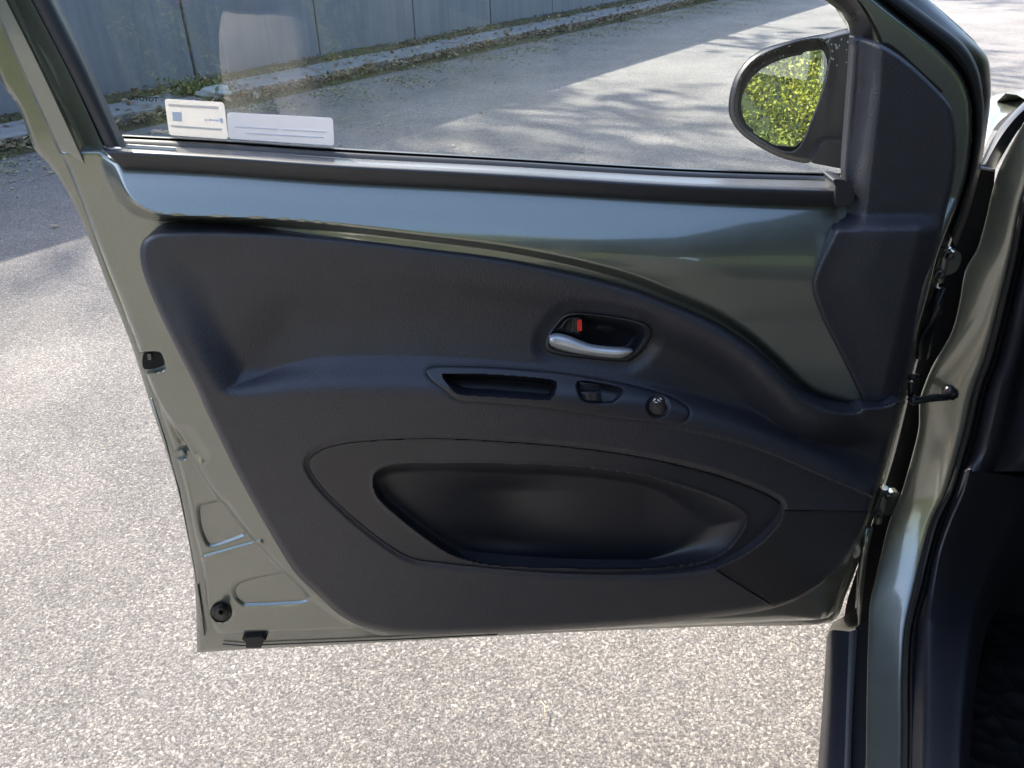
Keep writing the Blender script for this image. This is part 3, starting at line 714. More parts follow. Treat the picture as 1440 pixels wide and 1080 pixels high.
# --- belt moulding and seals
ES = [(143, 208), (300, 216.5), (480, 229), (700, 241), (960, 257.5), (1176, 265)]
def off(l, dy, w, x0=None, x1=None): return [((x0 if (x0 and i == 0) else (x1 if (x1 and i == len(l) - 1) else x)), y + dy, w) for i, (x, y) in enumerate(l)]
BB = [(176, 240), (300, 247.5), (480, 260), (700, 271), (960, 285), (1172, 290)]
mix = lambda a, b, t: [(p[0] * (1 - t) + q[0] * t, p[1] * (1 - t) + q[1] * t) for p, q in zip(a, b)]
prof = [(-.02, .004), (0, .015), (.10, .0235), (.25, .026), (.75, .023), (.94, .018), (1., .006)]
bm_ = loft('belt_moulding', M_trim2, [[(x, y, w) for x, y in mix(ES, BB, t)] for t, w in prof], car, 60, 3)
# rounded left tip
cap = slab(cr([(1172, 253), (1185, 253), (1197, 260), (1202, 270), (1200, 285), (1194, 289), (1176, 289.5), (1175, 262)], True, 4), .032, .0)
bevel(mk('moulding_end_cap', *cap, M_trim2, bm_, smooth=False), .002, 2)
LSi = [(177, 202.5), (300, 208.5), (480, 222), (700, 233), (960, 248), (1173, 254)]
loft('sill_strip', simple('satin_grey_seal', (.10, .10, .105), .25), [[(x, y, w) for x, y in mix(LSi, ES2, t)] for t, w in ((0, -.012), (1, .012)) for ES2 in ([(177, 211), (300, 218), (480, 230), (700, 242), (960, 258), (1176, 266)],)], bm_, 60, 1)
mk('painted_sun_strip', *slab([(177, 203), (247, 207.5), (247, 212), (177, 210)], .0035, .002), simple('cream_sunlight', (.88, .80, .70), .6), bm_, smooth=False)  # cream colour stands in for sun falling on the left end of the belt
GB = [(172, 189.5), (300, 196.5), (480, 208.5), (700, 221), (960, 236.5), (1185, 244)]
loft('glass_run_seal', M_rubsh, [[(x, y, w) for x, y in mix(GB, LSi, t)] for t, w in ((-.05, -.034), (.0, -.026), (.12, -.022), (.35, -.024), (.42, -.018), (.7, -.014), (1.0, -.011))], bm_, 60, 2)

# --- rear window frame: a bundle of pressed rails
def railpts(y0, x0, x1): return [(x0, 205 if y0 is None else y0), (x1, 0)]
def fr_line(xb, yb, xt, bow=0):            # from the belt up past the top of the picture
    pts = []
    for t in np.linspace(-.0, 1.55, 8): pts.append((xb + (xt - xb) * t + bow * math.sin(min(t, 1) * math.pi), yb + (0 - yb) * t))
    return pts
L1 = [(76, 200), (30, 100), (-14, 0), (-60, -110)]
def low_(rw): return [([(x0[0] + 12, x0[1] + 26), x0] + rest, w_) for (x0, *rest), w_ in rw]
rows = [([(76, 200), (30, 100), (-14, 0), (-60, -110)], -.010), ([(80, 200), (34, 100), (-10, 0), (-56, -110)], .0),
        ([(112, 216), (58, 100), (8, 0), (-46, -110)], .004), ([(119, 216), (63, 100), (12, 0), (-42, -110)], -.006),
        ([(124, 212), (72, 100), (20, 0), (-34, -110)], -.012), ([(138, 205), (90, 100), (38, 0), (-16, -110)], -.006),
        ([(144, 203), (96, 100), (44, 0), (-10, -110)], .003), ([(147, 204), (98, 100), (46, 0), (-8, -110)], -.003)]
loft('window_frame', M_paint, [[(x, y, (-.006 if i == 0 else w)) for i, (x, y) in enumerate(r)] for r, w in low_(rows)], car, 50, 1, angle=25)
rows = [([(147, 205), (97, 100), (45, 0), (-9, -110)], -.004), ([(150, 206), (99, 100), (47, 0), (-7, -110)], .012), ([(158, 206), (106, 100), (55, 0), (1, -110)], .015),
        ([(168, 207), (117, 100), (67, 0), (12, -110)], .011), ([(174, 207), (126, 100), (76, 0), (22, -110)], .002), ([(178, 207), (130, 100), (81, 0), (27, -110)], -.028)]
loft('pillar_seal', M_trim2, [[(x, y, w) for x, y in r] for r, w in rows], car, 50, 3)
# front upright of the glass and the rounded upper front corner
rows = [([(1183, 246), (1187, 170), (1193, 90), (1195, 52), (1190, 26), (1168, 6), (1120, -25), (1050, -75)], -.036),
        ([(1184.5, 246), (1188.5, 170), (1194.5, 90), (1197, 50), (1192, 23), (1170, 3), (1122, -28), (1052, -79)], -.020),
        ([(1187, 246), (1191, 170), (1197, 90), (1199, 48), (1194, 20), (1172, 0), (1124, -31), (1054, -83)], -.016),
        ([(1189, 248), (1193, 170), (1199, 90), (1202, 48), (1205, 22), (1180, -6), (1132, -40), (1060, -95)], -.012),
        ([(1192, 248), (1196, 170), (1202, 95), (1224, 62), (1222, 30), (1196, -10), (1146, -50), (1070, -108)], .003)]
loft('front_glass_seal', M_rubsh, [[(x, y, w) for x, y in r] for r, w in rows], car, 70, 1, angle=35)
mk('seal_lip', *tube([(x, y, -.012) for x, y in ((1190, 246), (1193.5, 170), (1199.5, 95), (1201, 60))], .0009, 6), M_steel, door)
# bright-edged outer rail of the front frame and the glossy black return behind it
rail_a = [(1205, -25), (1240, 4), (1285, 40), (1323, 71), (1351, 104), (1364.5, 139), (1368, 178), (1363, 236), (1351, 280), (1335, 325)]
r2 = [(1222, -25), (1256, 0), (1300, 34), (1342, 66), (1366, 100), (1376, 139), (1378, 178), (1370, 236), (1356, 285), (1338, 335)]
r3 = [(1232, -30), (1266, -4), (1310, 28), (1350, 60), (1372, 96), (1381, 139), (1382, 178), (1373, 236), (1358, 290), (1340, 340)]
r4 = [(1262, -40), (1304, 0), (1368, 58), (1386, 78), (1391, 102), (1391, 139), (1386, 180), (1377, 236), (1362, 295), (1343, 345)]
loft('frame_return', M_gblk, [[(x, y, w) for x, y in r] for r, w in ((rail_a, -.006), (r2, -.018), (r3, -.012), (r4, -.03), ([(x + 2, y + 1) for x, y in r4], -.045))], car, 80, 2, angle=35)
loft('frame_seal', M_rub, [[(x, y, w) for x, y in r] for r, w in ((mix(rail_a, r2, .35), -.007), (mix(rail_a, r2, .8), .0), (mix(r2, r3, .9), -.004), (mix(r3, r4, .25), -.018))], car, 80, 3)

# --- glass pane, markings, stickers
gp = np.array([(78, -10), (60, -60), (20, -150), (1000, -150), (1060, -60), (1130, -10), (1188, 20), (1196, 60), (1192, 150), (1186, 250), (960, 243), (480, 215), (170, 196), (150, 150)], float)
GV = Pn(gp[:, 0], gp[:, 1], np.full(len(gp), -.032))
pane = mk('window_pane', GV, [list(range(len(gp)))[::-1]], M_glass, car, smooth=False)
def glass_slab(pl, dw=.0004, k=5, mat=None, name='sticker', parent=None, w=-.0312, **kw):
    return mk(name, *slab(cr(pl, True, k) if k else np.array(pl), w + dw, w), mat, pane if parent is None else parent, smooth=False, **kw)
def rq(c, r=5):                            # rounded quad
    c = np.array(c, float); out = []
    for i in range(4):
        a, b, d = c[i - 1], c[i], c[(i + 1) % 4]; u = (a - b) / np.linalg.norm(a - b); v = (d - b) / np.linalg.norm(d - b)
        for t in (0, .25, .5, .75, 1): out.append(b + u * r * (1 - t) ** 2 + v * r * t ** 2)
    return np.array(out)
n = NT('sticker_back'); tb = n.n('BsdfTranslucent'); tb.inputs[0].default_value = (.85, .82, .80, 1); mx = n.n('MixShader'); mx.inputs[0].default_value = .45
n.set(Base_Color=(.80, .78, .76), Roughness=.35); n.l(n.b.outputs[0], mx.inputs[1]); n.l(tb.outputs[0], mx.inputs[2]); n.l(mx.outputs[0], n.out.inputs[0]); M_stk = n.m
n = NT('grey_sticker_back'); tb = n.n('BsdfTranslucent'); tb.inputs[0].default_value = (.72, .72, .76, 1); mx = n.n('MixShader'); mx.inputs[0].default_value = .45
n.set(Base_Color=(.60, .60, .66), Roughness=.35); n.l(n.b.outputs[0], mx.inputs[1]); n.l(tb.outputs[0], mx.inputs[2]); n.l(mx.outputs[0], n.out.inputs[0]); M_stk2 = n.m
s1 = glass_slab(rq([(231, 139), (315, 144), (321, 196), (238, 190)]), k=0, mat=M_stk, label='white window sticker with faint orange and blue print', parent=pane)
s2 = glass_slab(rq([(319, 158), (468, 166), (470, 205), (321, 195)]), k=0, mat=M_stk2, label='plain pale window sticker')
s2.location.y += .0003
def bit(pl, col, nm): glass_slab(pl, .0009, 0, simple(nm, col, .5), 'print')
bit([(237, 146), (307, 150), (308, 154), (238, 150)], (.97, .88, .81), 'pale_orange_print')
bit([(242, 157), (255, 158), (256, 171), (243, 170)], (.76, .83, .96), 'pale_blue_print')
bit([(240, 176), (312, 181), (312.5, 184), (240.5, 179)], (.97, .91, .85), 'pale_peach_print')
bit([(309, 166), (313, 166.2), (313.5, 173), (309.5, 172.8)], (.74, .80, .95), 'pale_blue_print_b')
bit([(331, 178), (390, 181.5), (390, 183), (331, 179.5)], (.78, .78, .84), 'faint_line_print')
bit([(398, 182), (458, 185.5), (458, 187), (398, 183.5)], (.78, .78, .84), 'faint_line_print_b')
bit([(345, 187), (455, 193), (455, 194.5), (345, 188.5)], (.78, .78, .84), 'faint_line_print_c')
def text(s, px, py, hpx, w, mat, name, parent, mirror=False, extr=.0002):
    cu = bpy.data.curves.new(name, 'FONT'); cu.body = s; cu.size = 1; cu.extrude = .02; cu.offset = .025; cu.align_x = 'CENTER'; cu.resolution_u = 3
    ob = bpy.data.objects.new(name, cu); COL.objects.link(ob); bpy.context.view_layer.update()
    me = ob.to_mesh(); V = np.array([v.co[:] for v in me.vertices]); Fc = [list(p.vertices) for p in me.polygons]; ob.to_mesh_clear(); bpy.data.objects.remove(ob)
    X = V[:, 0] * hpx / .7 * (-1 if mirror else 1) * 1.05; Y = -V[:, 1] * hpx / .7
    Q = Pn(px + X, py + Y + X * .06, w + V[:, 2] * .004)
    return mk(name, Q, Fc, mat, parent, smooth=False)
M_etch = simple('glass_etching', (.008, .01, .014), .6)
text('TOYOTA', 203, 142, 6.2, -.031, M_etch, 'glass_marking', pane, True)
M_etch2 = simple('faint_glass_etching', (.22, .26, .30), .6)
text('TEMPERLITE', 202, 149, 3, -.031, M_etch2, 'glass_marking', pane, True)
text('43R-000', 202, 157, 2.6, -.031, M_etch2, 'glass_marking', pane, True)
text('Vodafon', 299, 169.5, 4, -.0303, simple('faint_blue_ink', (.64, .70, .82), .5), 'print', pane, True) if False else None
for (x, y, s_) in ((288, 168.5, 1.0), (294, 168.8, 1.3), (299, 169.2, 1), (304, 169.6, 1.2)):
    glass_slab([(x, y - s_), (x + 3.4, y - s_ + .2), (x + 3.4, y + s_ + .2), (x, y + s_)], .0009, 0, simple('pale_blue_ink', (.72, .78, .94), .5), 'print')

# --- door mirror outside the glass
MO = cr([(1215, 47), (1155, 48.5), (1117, 56), (1078, 67), (1052, 83), (1036, 104), (1028, 124), (1024.5, 148), (1027, 166), (1041, 187), (1065, 205), (1091, 219), (1111, 225.5), (1137, 229), (1150, 215), (1160, 200), (1215, 200)], True, 6)
MG = cr([(1049, 114), (1062, 100), (1078, 89), (1104, 79), (1130, 73.5), (1155, 69.5), (1165, 70), (1168, 78), (1163, 104), (1153, 137), (1140, 171), (1130, 194), (1121, 205), (1111, 208.5), (1091, 205), (1065, 190), (1047, 176), (1039, 155), (1040, 135)], True, 6)
MW = -.21
MR = cr([(1033, 145), (1036, 122), (1045, 100), (1062, 82), (1085, 70), (1120, 58), (1150, 53), (1161, 56), (1167, 66), (1169, 80), (1164, 106), (1154, 140), (1141, 174), (1131, 198), (1121, 211), (1108, 215), (1088, 210), (1062, 196), (1043, 181), (1034, 163)], True, 6)
def w_mir(X, Y):
    so_ = sd(MO, X, Y); si = sd(MR, X, Y); sg = sd(MG, X, Y)
    w = MW + .012 * sstep(0, 8, so_)
    w = w - .030 * sstep(0, 6, si)
    w = w + .010 * sstep(1150, 1215, X)
    return w
mir = hf('side_mirror', M_trim2, MO, w_mir, car, 1.25, holes=(inset(MG, 3),), skirt=.0)
# domed back of the housing
BK = [];
no = 64; mo = resample(np.vstack([MO, MO[:1]]), no + 1)[:no]
A0 = Pn(mo[:, 0], mo[:, 1], np.full(no, MW)); cen = A0.mean(0)
V = []; 
vdir = cen - CAM; vdir /= np.linalg.norm(vdir)
for t, dy in ((1, 0), (1.0, .012), (.95, .04), (.82, .065), (.55, .085), (.02, .095)):
    for q in A0: V.append(cen + (q - cen) * t + vdir * dy)
Fc = [[i * no + j, i * no + (j + 1) % no, (i + 1) * no + (j + 1) % no, (i + 1) * no + j] for i in range(5) for j in range(no)]
mk('housing_back', V, Fc, M_gblk, mir)
# mirror glass tilted so that it looks back along the car
mc = Pn(1105., 148., MW - .012)
din = ray(1105., 148.); din = din / np.linalg.norm(din)
MAZ, MEL = R(197), R(7.5)
dout = np.array([math.sin(MAZ) * math.cos(MEL), math.cos(MAZ) * math.cos(MEL), math.sin(MEL)])
nm = dout - din; nm /= np.linalg.norm(nm)
q = resample(np.vstack([MG, MG[:1]]), 61)[:60]; d = ray(q[:, 0], q[:, 1]); t = ((mc - CAM) @ nm) / (d @ nm); GVm = CAM + d * t[:, None]
mg = mk('mirror_glass', np.vstack([GVm, GVm - nm * .004]), [list(range(60))[::-1]] + [[i, (i + 1) % 60, 60 + (i + 1) % 60, 60 + i] for i in range(60)], M_mirror, mir, smooth=False)
q2 = resample(np.vstack([MR, MR[:1]]), 61)[:60]; A = Pn(q2[:, 0], q2[:, 1], np.full(60, MW - .008)); 
mk('mirror_rim', np.vstack([A, GVm + nm * .0006, GVm - nm * .003]), [[i, (i + 1) % 60, 60 + (i + 1) % 60, 60 + i] for i in range(60)] + [[60 + i, 60 + (i + 1) % 60, 120 + (i + 1) % 60, 120 + i] for i in range(60)], M_rub, mir)
arm = cr([(1141, 228.5), (1146, 219), (1156, 203), (1160, 198), (1182, 198), (1215, 202), (1215, 241), (1181, 237), (1160, 233)], True, 3)
bevel(mk('mirror_arm', *slab(arm, MW + .03, MW - .06), M_trim2, mir, smooth=False), .003, 2)
# dried water spots on the upper rim
parts = []
for _ in range(90):
    x = rng.uniform(1030, 1195); top_ = np.interp(x, [1030, 1052, 1078, 1117, 1155, 1195], [115, 88, 70, 59, 52, 56]); y = top_ + rng.uniform(2, 16) if x < 1165 else rng.uniform(55, 95)
    w = float(w_mir(np.array([[x]]), np.array([[y]]))[0, 0]) + .0004; r_ = rng.uniform(.4, 1.1)
    parts.append(disc(x, y, w, [(r_, 0), (.05, .0003)], 6, 1.8))
mk('water_spots', *join(parts), simple('dried_water_spot', (.45, .46, .48), .5), mir, kind='stuff')

# ------------------------------------------------------------------ hinge side: gap, hinges, pillar, sill
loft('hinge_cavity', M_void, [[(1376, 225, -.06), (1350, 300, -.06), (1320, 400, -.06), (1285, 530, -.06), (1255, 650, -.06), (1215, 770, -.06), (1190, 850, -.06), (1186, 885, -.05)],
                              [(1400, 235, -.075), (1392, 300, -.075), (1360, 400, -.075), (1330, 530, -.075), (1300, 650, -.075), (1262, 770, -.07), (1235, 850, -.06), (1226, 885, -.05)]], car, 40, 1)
def bolt(px, py, w, r=.007, name='bolt', par=None):
    c = P(px, py, w); V = []; Fc = []
    for i, (rr, yy) in enumerate(((r * 1.5, 0), (r * 1.5, -.002), (r, -.0025), (r, -.008), (.0001, -.0085))):
        for j in range(6): a = math.pi / 3 * j + .3; V.append(c + np.array([rr * math.cos(a), yy, rr * math.sin(a)]))
    for i in range(4):
        for j in range(6): Fc.append([i * 6 + j, i * 6 + (j + 1) % 6, (i + 1) * 6 + (j + 1) % 6, (i + 1) * 6 + j])
    return mk(name, V, Fc, M_steel, par, smooth=False)
M_dpaint = M_paint
def hinge(y0, xs):
    x0, x1 = xs
    a = slab(cr([(x0 - 8, y0 + 34), (x0 + 2, y0 + 4), (x0 + 9, y0), (x0 + 13, y0 + 6), (x0 + 5, y0 + 38), (x0 - 3, y0 + 44)], True, 3), -.02, -.035)
    b = slab(cr([(x0 + 8, y0 + 8), (x0 + 26, y0 + 2), (x0 + 30, y0 + 12), (x0 + 22, y0 + 30), (x0 + 4, y0 + 34)], True, 3), -.035, -.045)
    h = mk('hinge', *join([a, b, tube([(x0 + 8, y0 - 4, -.022), (x0 - 2, y0 + 44, -.022)], .006, 10)]), M_paint, car, smooth=False)
    bolt(x0 + 11, y0 + 6, -.016, .004, par=h); bolt(x0 - 1, y0 + 33, -.016, .004, par=h)
hinge(352, (1322, 0)); hinge(690, (1236, 0))
# wiring boot and lower bracketry between the hinges
mk('wiring_boot', *tube([(1322, 405, -.03), (1313, 440, -.028), (1302, 470, -.03), (1296, 500, -.04)], [.007, .009, .008, .009], 10), M_rubsh, car)
mk('hinge_strap', *tube([(1222, 742, -.02), (1214, 780, -.018), (1209, 830, -.02), (1205, 876, -.02)], [.006, .006, .005, .005], 8), M_paint, car)
mk('door_edge_bracket', *slab(cr([(1203, 768), (1207, 766), (1210, 774), (1208, 782), (1201, 785), (1205, 776)], True, 3), .004, -.002), simple('pale_bracket', (.4, .4, .36), .5), door, smooth=False)
# check strap: flat arm ending in a roller housing on the pillar
cs = mk('check_strap', *join([tube([(1281, 558, -.012), (1285, 565, -.008), (1300, 561, -.008), (1318, 559, -.01), (1332, 558, -.012)], [.006, .0055, .005, .005, .005], 8), tube([(1281, 538, -.018), (1281, 558, -.012)], .004, 8), tube([(1278, 531, -.02), (1292, 529, -.02)], .004, 6)]), M_rubsh, car)
for x, y, r_ in ((1335, 553, .009), (1350, 556, .008), (1358, 562, .009), (1346, 563, .006)):
    V, Fc = rock(P(x, y, -.02), r_, int(x), (1, 1, 1.1), 2); mk('check_strap_roller', V, Fc, M_steel if r_ < .007 else M_rubsh, cs)

# painted pillar running down into the sill
def pz(px, py, z): return (0, px, py, z)
PL = [(1452, 150, -.02), (1423, 202, -.03), (1405, 238, -.035), (1392, 280, -.04), (1388, 300, -.04), (1374, 350, -.04), (1357, 380, -.04), (1349, 425, -.04), (1338, 467, -.04), (1313, 511, -.038), (1302, 536, -.035), (1293, 564, -.03), (1292, 600, -.03), (1284, 636, -.03), (1268, 692, -.03), (1251, 733, -.02), (1237, 789, -.005), (1224, 845, .02), pz(1221, 890, .335), pz(1219, 960, .335), pz(1218, 1030, .335), pz(1217, 1100, .335), pz(1214, 1200, .335)]
PR = [(1500, 150, .0), (1475, 205, -.002), (1455, 235, -.005), (1440, 272, -.008), (1432, 300, -.01), (1424, 345, -.01), (1416, 383, -.01), (1406, 425, -.01), (1396, 467, -.01), (1384, 511, -.008), (1374, 536, -.006), (1366, 564, -.004), (1358, 600, -.002), (1348, 636, .0), (1331, 692, .002), (1311, 733, .01), (1297, 780, .03), (1284, 835, .05), pz(1273, 885, .352), pz(1269, 950, .352), pz(1269, 1030, .352), pz(1268, 1100, .352), pz(1266, 1200, .352)]
def smooth_line(pts, n=90, sig=9.):
    px = np.array([(a[0], a[1]) if len(a) == 3 else (a[1], a[2]) for a in pts], float)
    t = np.array([np.linalg.norm(to3(a) - CAM) for a in pts])
    q = resample(cr(np.column_stack([px, t * 0])), n)
    cum = np.r_[0, np.cumsum(np.linalg.norm(np.diff(px, axis=0), axis=1))]; cq = np.r_[0, np.cumsum(np.linalg.norm(np.diff(q[:, :2], axis=0), axis=1))]
    tq = np.interp(cq / cq[-1], cum / cum[-1], t)
    k = np.exp(-.5 * (np.arange(-20, 21) / sig) ** 2); k /= k.sum()
    tq = np.convolve(np.r_[2 * tq[0] - tq[20:0:-1], tq, 2 * tq[-1] - tq[-2:-22:-1]], k, 'valid')
    d = ray(q[:, 0], q[:, 1]); d /= np.linalg.norm(d, axis=1)[:, None]
    return [CAM + d[i] * tq[i] for i in range(n)]
def blend(A, B, t, dn=0.):
    out = []
    for a, b in zip(A, B):
        p, q = to3(a), to3(b); r_ = p * (1 - t) + q * t
        vv = CAM - r_; vv /= np.linalg.norm(vv); out.append(r_ + vv * dn)
    return out
PLS, PRS = smooth_line(PL), smooth_line(PR)
pil = loft('door_opening_pillar', M_paint, [blend(PLS, PRS, 0, -.02), blend(PLS, PRS, 0), blend(PLS, PRS, .04, .0025), blend(PLS, PRS, .5, .0035), blend(PLS, PRS, .96, .0025), blend(PLS, PRS, 1.02, -.004)], car, 110, 3, angle=60)
PR2 = [(a[0] + 18, *a[1:]) if len(a) == 3 else (0, a[1] + 16, a[2], a[3] + .03) for a in PR]
PR2S = smooth_line(PR2)
sealp = loft('door_opening_seal', M_rub, [blend(PRS, PR2S, -.02, -.006), blend(PRS, PR2S, .1, .012), blend(PRS, PR2S, .45, .016), blend(PRS, PR2S, .62, .006), blend(PRS, PR2S, .8, .012), blend(PRS, PR2S, 1.05, .0)], car, 110, 3, angle=60)
# interior trims right of the seal
PR3 = [(1560, 150, .02), (1540, 205, .02), (1520, 235, .02), (1505, 272, .02), (1495, 300, .02), (1480, 345, .02), (1470, 383, .02), (1460, 425, .02), (1450, 467, .02), (1440, 511, .02), (1432, 536, .02), (1426, 564, .02), (1418, 600, .02), (1410, 636, .02), (1396, 663, .02)]
PR2u = PR2[:15]
PR2u[-1] = (1352, 663, .016)
dash = loft('lower_dash_trim', M_trim2, [blend(PR2u, PR3, 0, -.01), blend(PR2u, PR3, .12, .012), blend(PR2u, PR3, .45, .018), blend(PR2u, PR3, .75, .004), blend(PR2u, PR3, 1, -.03), blend(PR2u, PR3, 1.6, .0), blend(PR2u, PR3, 2.4, .012)], car, 60, 3)
K1 = [(1350, 664, .012), (1341, 692, .014), (1326, 733, .022), (1310, 780, .04), (1296, 835, .06), pz(1287, 885, .385), pz(1284, 950, .385), pz(1283, 1030, .385), pz(1282, 1100, .385), pz(1280, 1200, .385)]
K2 = [(1364, 660, .03), (1356, 692, .035), (1338, 733, .045), (1322, 780, .06), (1312, 835, .08), pz(1306, 885, .41), pz(1304, 950, .41), pz(1302, 1030, .41), pz(1300, 1100, .41), pz(1298, 1200, .41)]
K3 = [(1440, 672, -.02), (1436, 700, -.02), (1424, 740, -.01), (1400, 790, .01), (1378, 840, .03), pz(1366, 885, .405), pz(1358, 950, .405), pz(1352, 1030, .405), pz(1350, 1100, .405), pz(1346, 1200, .405)]
K4 = [(1520, 690, -.10), (1500, 720, -.10), (1470, 760, -.10), (1440, 800, -.08), (1410, 845, -.06), pz(1388, 885, .36), pz(1374, 950, .35), pz(1366, 1030, .34), pz(1362, 1100, .34), pz(1358, 1200, .34)]
K1, K2, K3, K4 = [smooth_line(k_, 60, 5.) for k_ in (K1, K2, K3, K4)]
loft('sill_scuff_plate', M_trim2, [blend(K1, K2, -.3, -.01), blend(K1, K2, .5), K2, blend(K2, K3, .4, .002), blend(K2, K3, .8, .0), K3, K4], car, 60, 3, angle=60)
floor = []
for a in np.linspace(-1.2, .9, 22): floor.append([cp(a, b, .215 + .006 * math.sin(a * 9) * math.sin(b * 7)) for b in np.linspace(.12, 1.1, 14)])
loft('floor_mat', M_carpet, floor, car, 30, 2)
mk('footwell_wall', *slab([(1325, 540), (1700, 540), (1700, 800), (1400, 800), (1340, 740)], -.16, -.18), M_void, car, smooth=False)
# outer sill, black lower cladding and its bright edge
C1 = [pz(1140, 1250, .24), pz(1153, 1080, .24), pz(1158, 1000, .24), pz(1163, 920, .24), pz(1164, 893, .24)]
C2 = [pz(1150, 1250, .30), pz(1160, 1080, .30), pz(1165, 1000, .30), pz(1169, 920, .30), pz(1171, 886, .30)]
C3 = [pz(1175, 1250, .315), pz(1187, 1080, .315), pz(1190, 1000, .315), pz(1193, 920, .315), pz(1194, 888, .315)]
C4 = [pz(1185, 1250, .305), pz(1196, 1080, .305), pz(1199, 1000, .305), pz(1204, 920, .305), pz(1206, 885, .305)]
C5 = [pz(1206, 1250, .31), pz(1217, 1080, .32), pz(1219, 1000, .32), pz(1221, 920, .32), pz(1224, 870, .32)]
C0 = [pz(1138, 1250, .16), pz(1150, 1080, .16), pz(1156, 1000, .16), pz(1161, 920, .16), pz(1162, 895, .16)]
clad = loft('sill_cladding', M_trim2, [C0, C1, C2, C3], car, 40, 4)
loft('cladding_edge', simple('satin_grey_edge', (.22, .21, .20), .3), [C3, blend(C3, C4, .5, .004), C4], car, 40, 3)
loft('sill_gap', M_void, [blend(C3, C5, .3, -.02), C5], car, 30, 1)
e1 = [pz(1163, 893, .22), pz(1165, 886, .26), pz(1172, 874, .30)]; e2 = [pz(1190, 898, .22), pz(1192, 886, .26), pz(1196, 862, .30)]
loft('sill_front_corner', M_paint, [e1, blend(e1, e2, .5, .004), e2, [pz(1206, 890, .22), pz(1207, 880, .26), pz(1208, 850, .30)]], car, 12, 3)

# front wing, cowl and windscreen base at the upper right
FW = [[(1375, 262, -.45), (1380, 225, -.5), (1389, 196, -.55), (1404, 172, -.6), (1425, 156, -.62), (1460, 140, -.62)],
      [(1370, 240, -.50), (1378, 205, -.56), (1389, 172, -.62), (1406, 152, -.68), (1426, 142, -.72), (1465, 128, -.74)],
      [(1362, 215, -.58), (1374, 178, -.64), (1386, 152, -.7), (1403, 139, -.78), (1425, 133, -.84), (1470, 120, -.9)],
      [(1355, 230, -.62), (1368, 175, -.72), (1382, 147, -.8), (1400, 134, -.9), (1425, 130, -.98), (1475, 117, -1.05)],
      [(1350, 300, -.66), (1362, 220, -.76), (1378, 180, -.84), (1400, 160, -.92), (1425, 150, -1.0), (1480, 140, -1.1)]]
loft('front_wing', M_paint, FW, car, 30, 4)
loft('pillar_base_seal', M_rubsh, [[(1376, 236, -.05), (1400, 188, -.08), (1425, 158, -.1), (1452, 132, -.12)], [(1382, 238, -.035), (1405, 196, -.06), (1428, 166, -.08), (1456, 140, -.1)], [(1398, 240, -.035), (1418, 205, -.06), (1436, 178, -.08), (1462, 148, -.1)]], car, 30, 3)
mk('cowl_edge', *tube([(1376, 236, -.034), (1386, 237, -.03), (1397, 239, -.034)], .0018, 6), simple('light_edge', (.4, .4, .4), .3), car)

# rest of the body round the viewer: roof, pillars, rear door, seat, dashboard, wheel
def patch(name, mat, rows, m=4, n=24, parent=None, **kw): return loft(name, mat, [[cp(*q) for q in r] for r in rows], parent or car, n, m, **kw)
patch('roof', M_paint, [[(-2.6, .18, 1.46), (-1.2, .14, 1.52), (-.35, .16, 1.46)], [(-2.6, .35, 1.50), (-1.2, .33, 1.56), (-.3, .35, 1.49)], [(-2.6, .85, 1.53), (-1.2, .85, 1.59), (-.2, .85, 1.52)], [(-2.6, 1.5, 1.46), (-1.2, 1.5, 1.52), (-.35, 1.5, 1.46)]])
patch('headliner', M_seat, [[(-2.6, .2, 1.44), (-1.2, .18, 1.49), (-.35, .2, 1.43)], [(-2.6, .85, 1.5), (-1.2, .85, 1.55), (-.25, .85, 1.48)], [(-2.6, 1.5, 1.44), (-1.2, 1.5, 1.49), (-.35, 1.5, 1.43)]])
patch('centre_pillar', M_trim2, [[(-1.12, .02, .36), (-1.14, .03, .9), (-1.2, .16, 1.48)], [(-1.12, .09, .36), (-1.14, .1, .9), (-1.2, .22, 1.46)], [(-1.26, .09, .36), (-1.26, .1, .9), (-1.28, .22, 1.46)]])
patch('rear_door', M_paint, [[(-1.14, .0, .30), (-1.14, -.04, .6), (-1.14, .0, .98)], [(-1.6, -.01, .30), (-1.6, -.05, .6), (-1.6, -.01, 1.0)], [(-2.1, .0, .42), (-2.1, -.05, .65), (-2.1, .0, 1.03)]])
patch('rear_quarter', M_paint, [[(-2.1, .0, .42), (-2.1, -.05, .65), (-2.1, .0, 1.03)], [(-2.5, .0, .72), (-2.5, -.05, .8), (-2.5, .03, 1.06)], [(-3.0, .1, .4), (-3.0, .02, .65), (-3.0, .1, 1.05)]])
patch('seat_base', M_seat, [[(-.45, .22, .42), (-.7, .22, .50), (-1.05, .24, .46)], [(-.42, .3, .50), (-.7, .3, .56), (-1.05, .3, .50)], [(-.42, .6, .50), (-.7, .6, .54), (-1.05, .6, .50)], [(-.45, .7, .42), (-.7, .7, .50), (-1.05, .68, .46)]])
patch('seat_back', M_seat, [[(-1.08, .22, .5), (-1.14, .22, .8), (-1.25, .26, 1.1)], [(-.98, .30, .5), (-1.05, .30, .8), (-1.2, .32, 1.12)], [(-.98, .60, .5), (-1.05, .60, .8), (-1.2, .58, 1.12)], [(-1.08, .7, .5), (-1.14, .68, .8), (-1.25, .62, 1.1)]])
patch('dashboard', M_trim2, [[(-.02, .12, .62), (-.02, .8, .62), (-.02, 1.5, .62)], [(-.12, .12, .85), (-.12, .8, .85), (-.12, 1.5, .85)], [(.0, .12, .96), (.0, .8, .98), (.0, 1.5, .96)], [(.4, .12, .98), (.4, .8, 1.0), (.4, 1.5, .98)]])
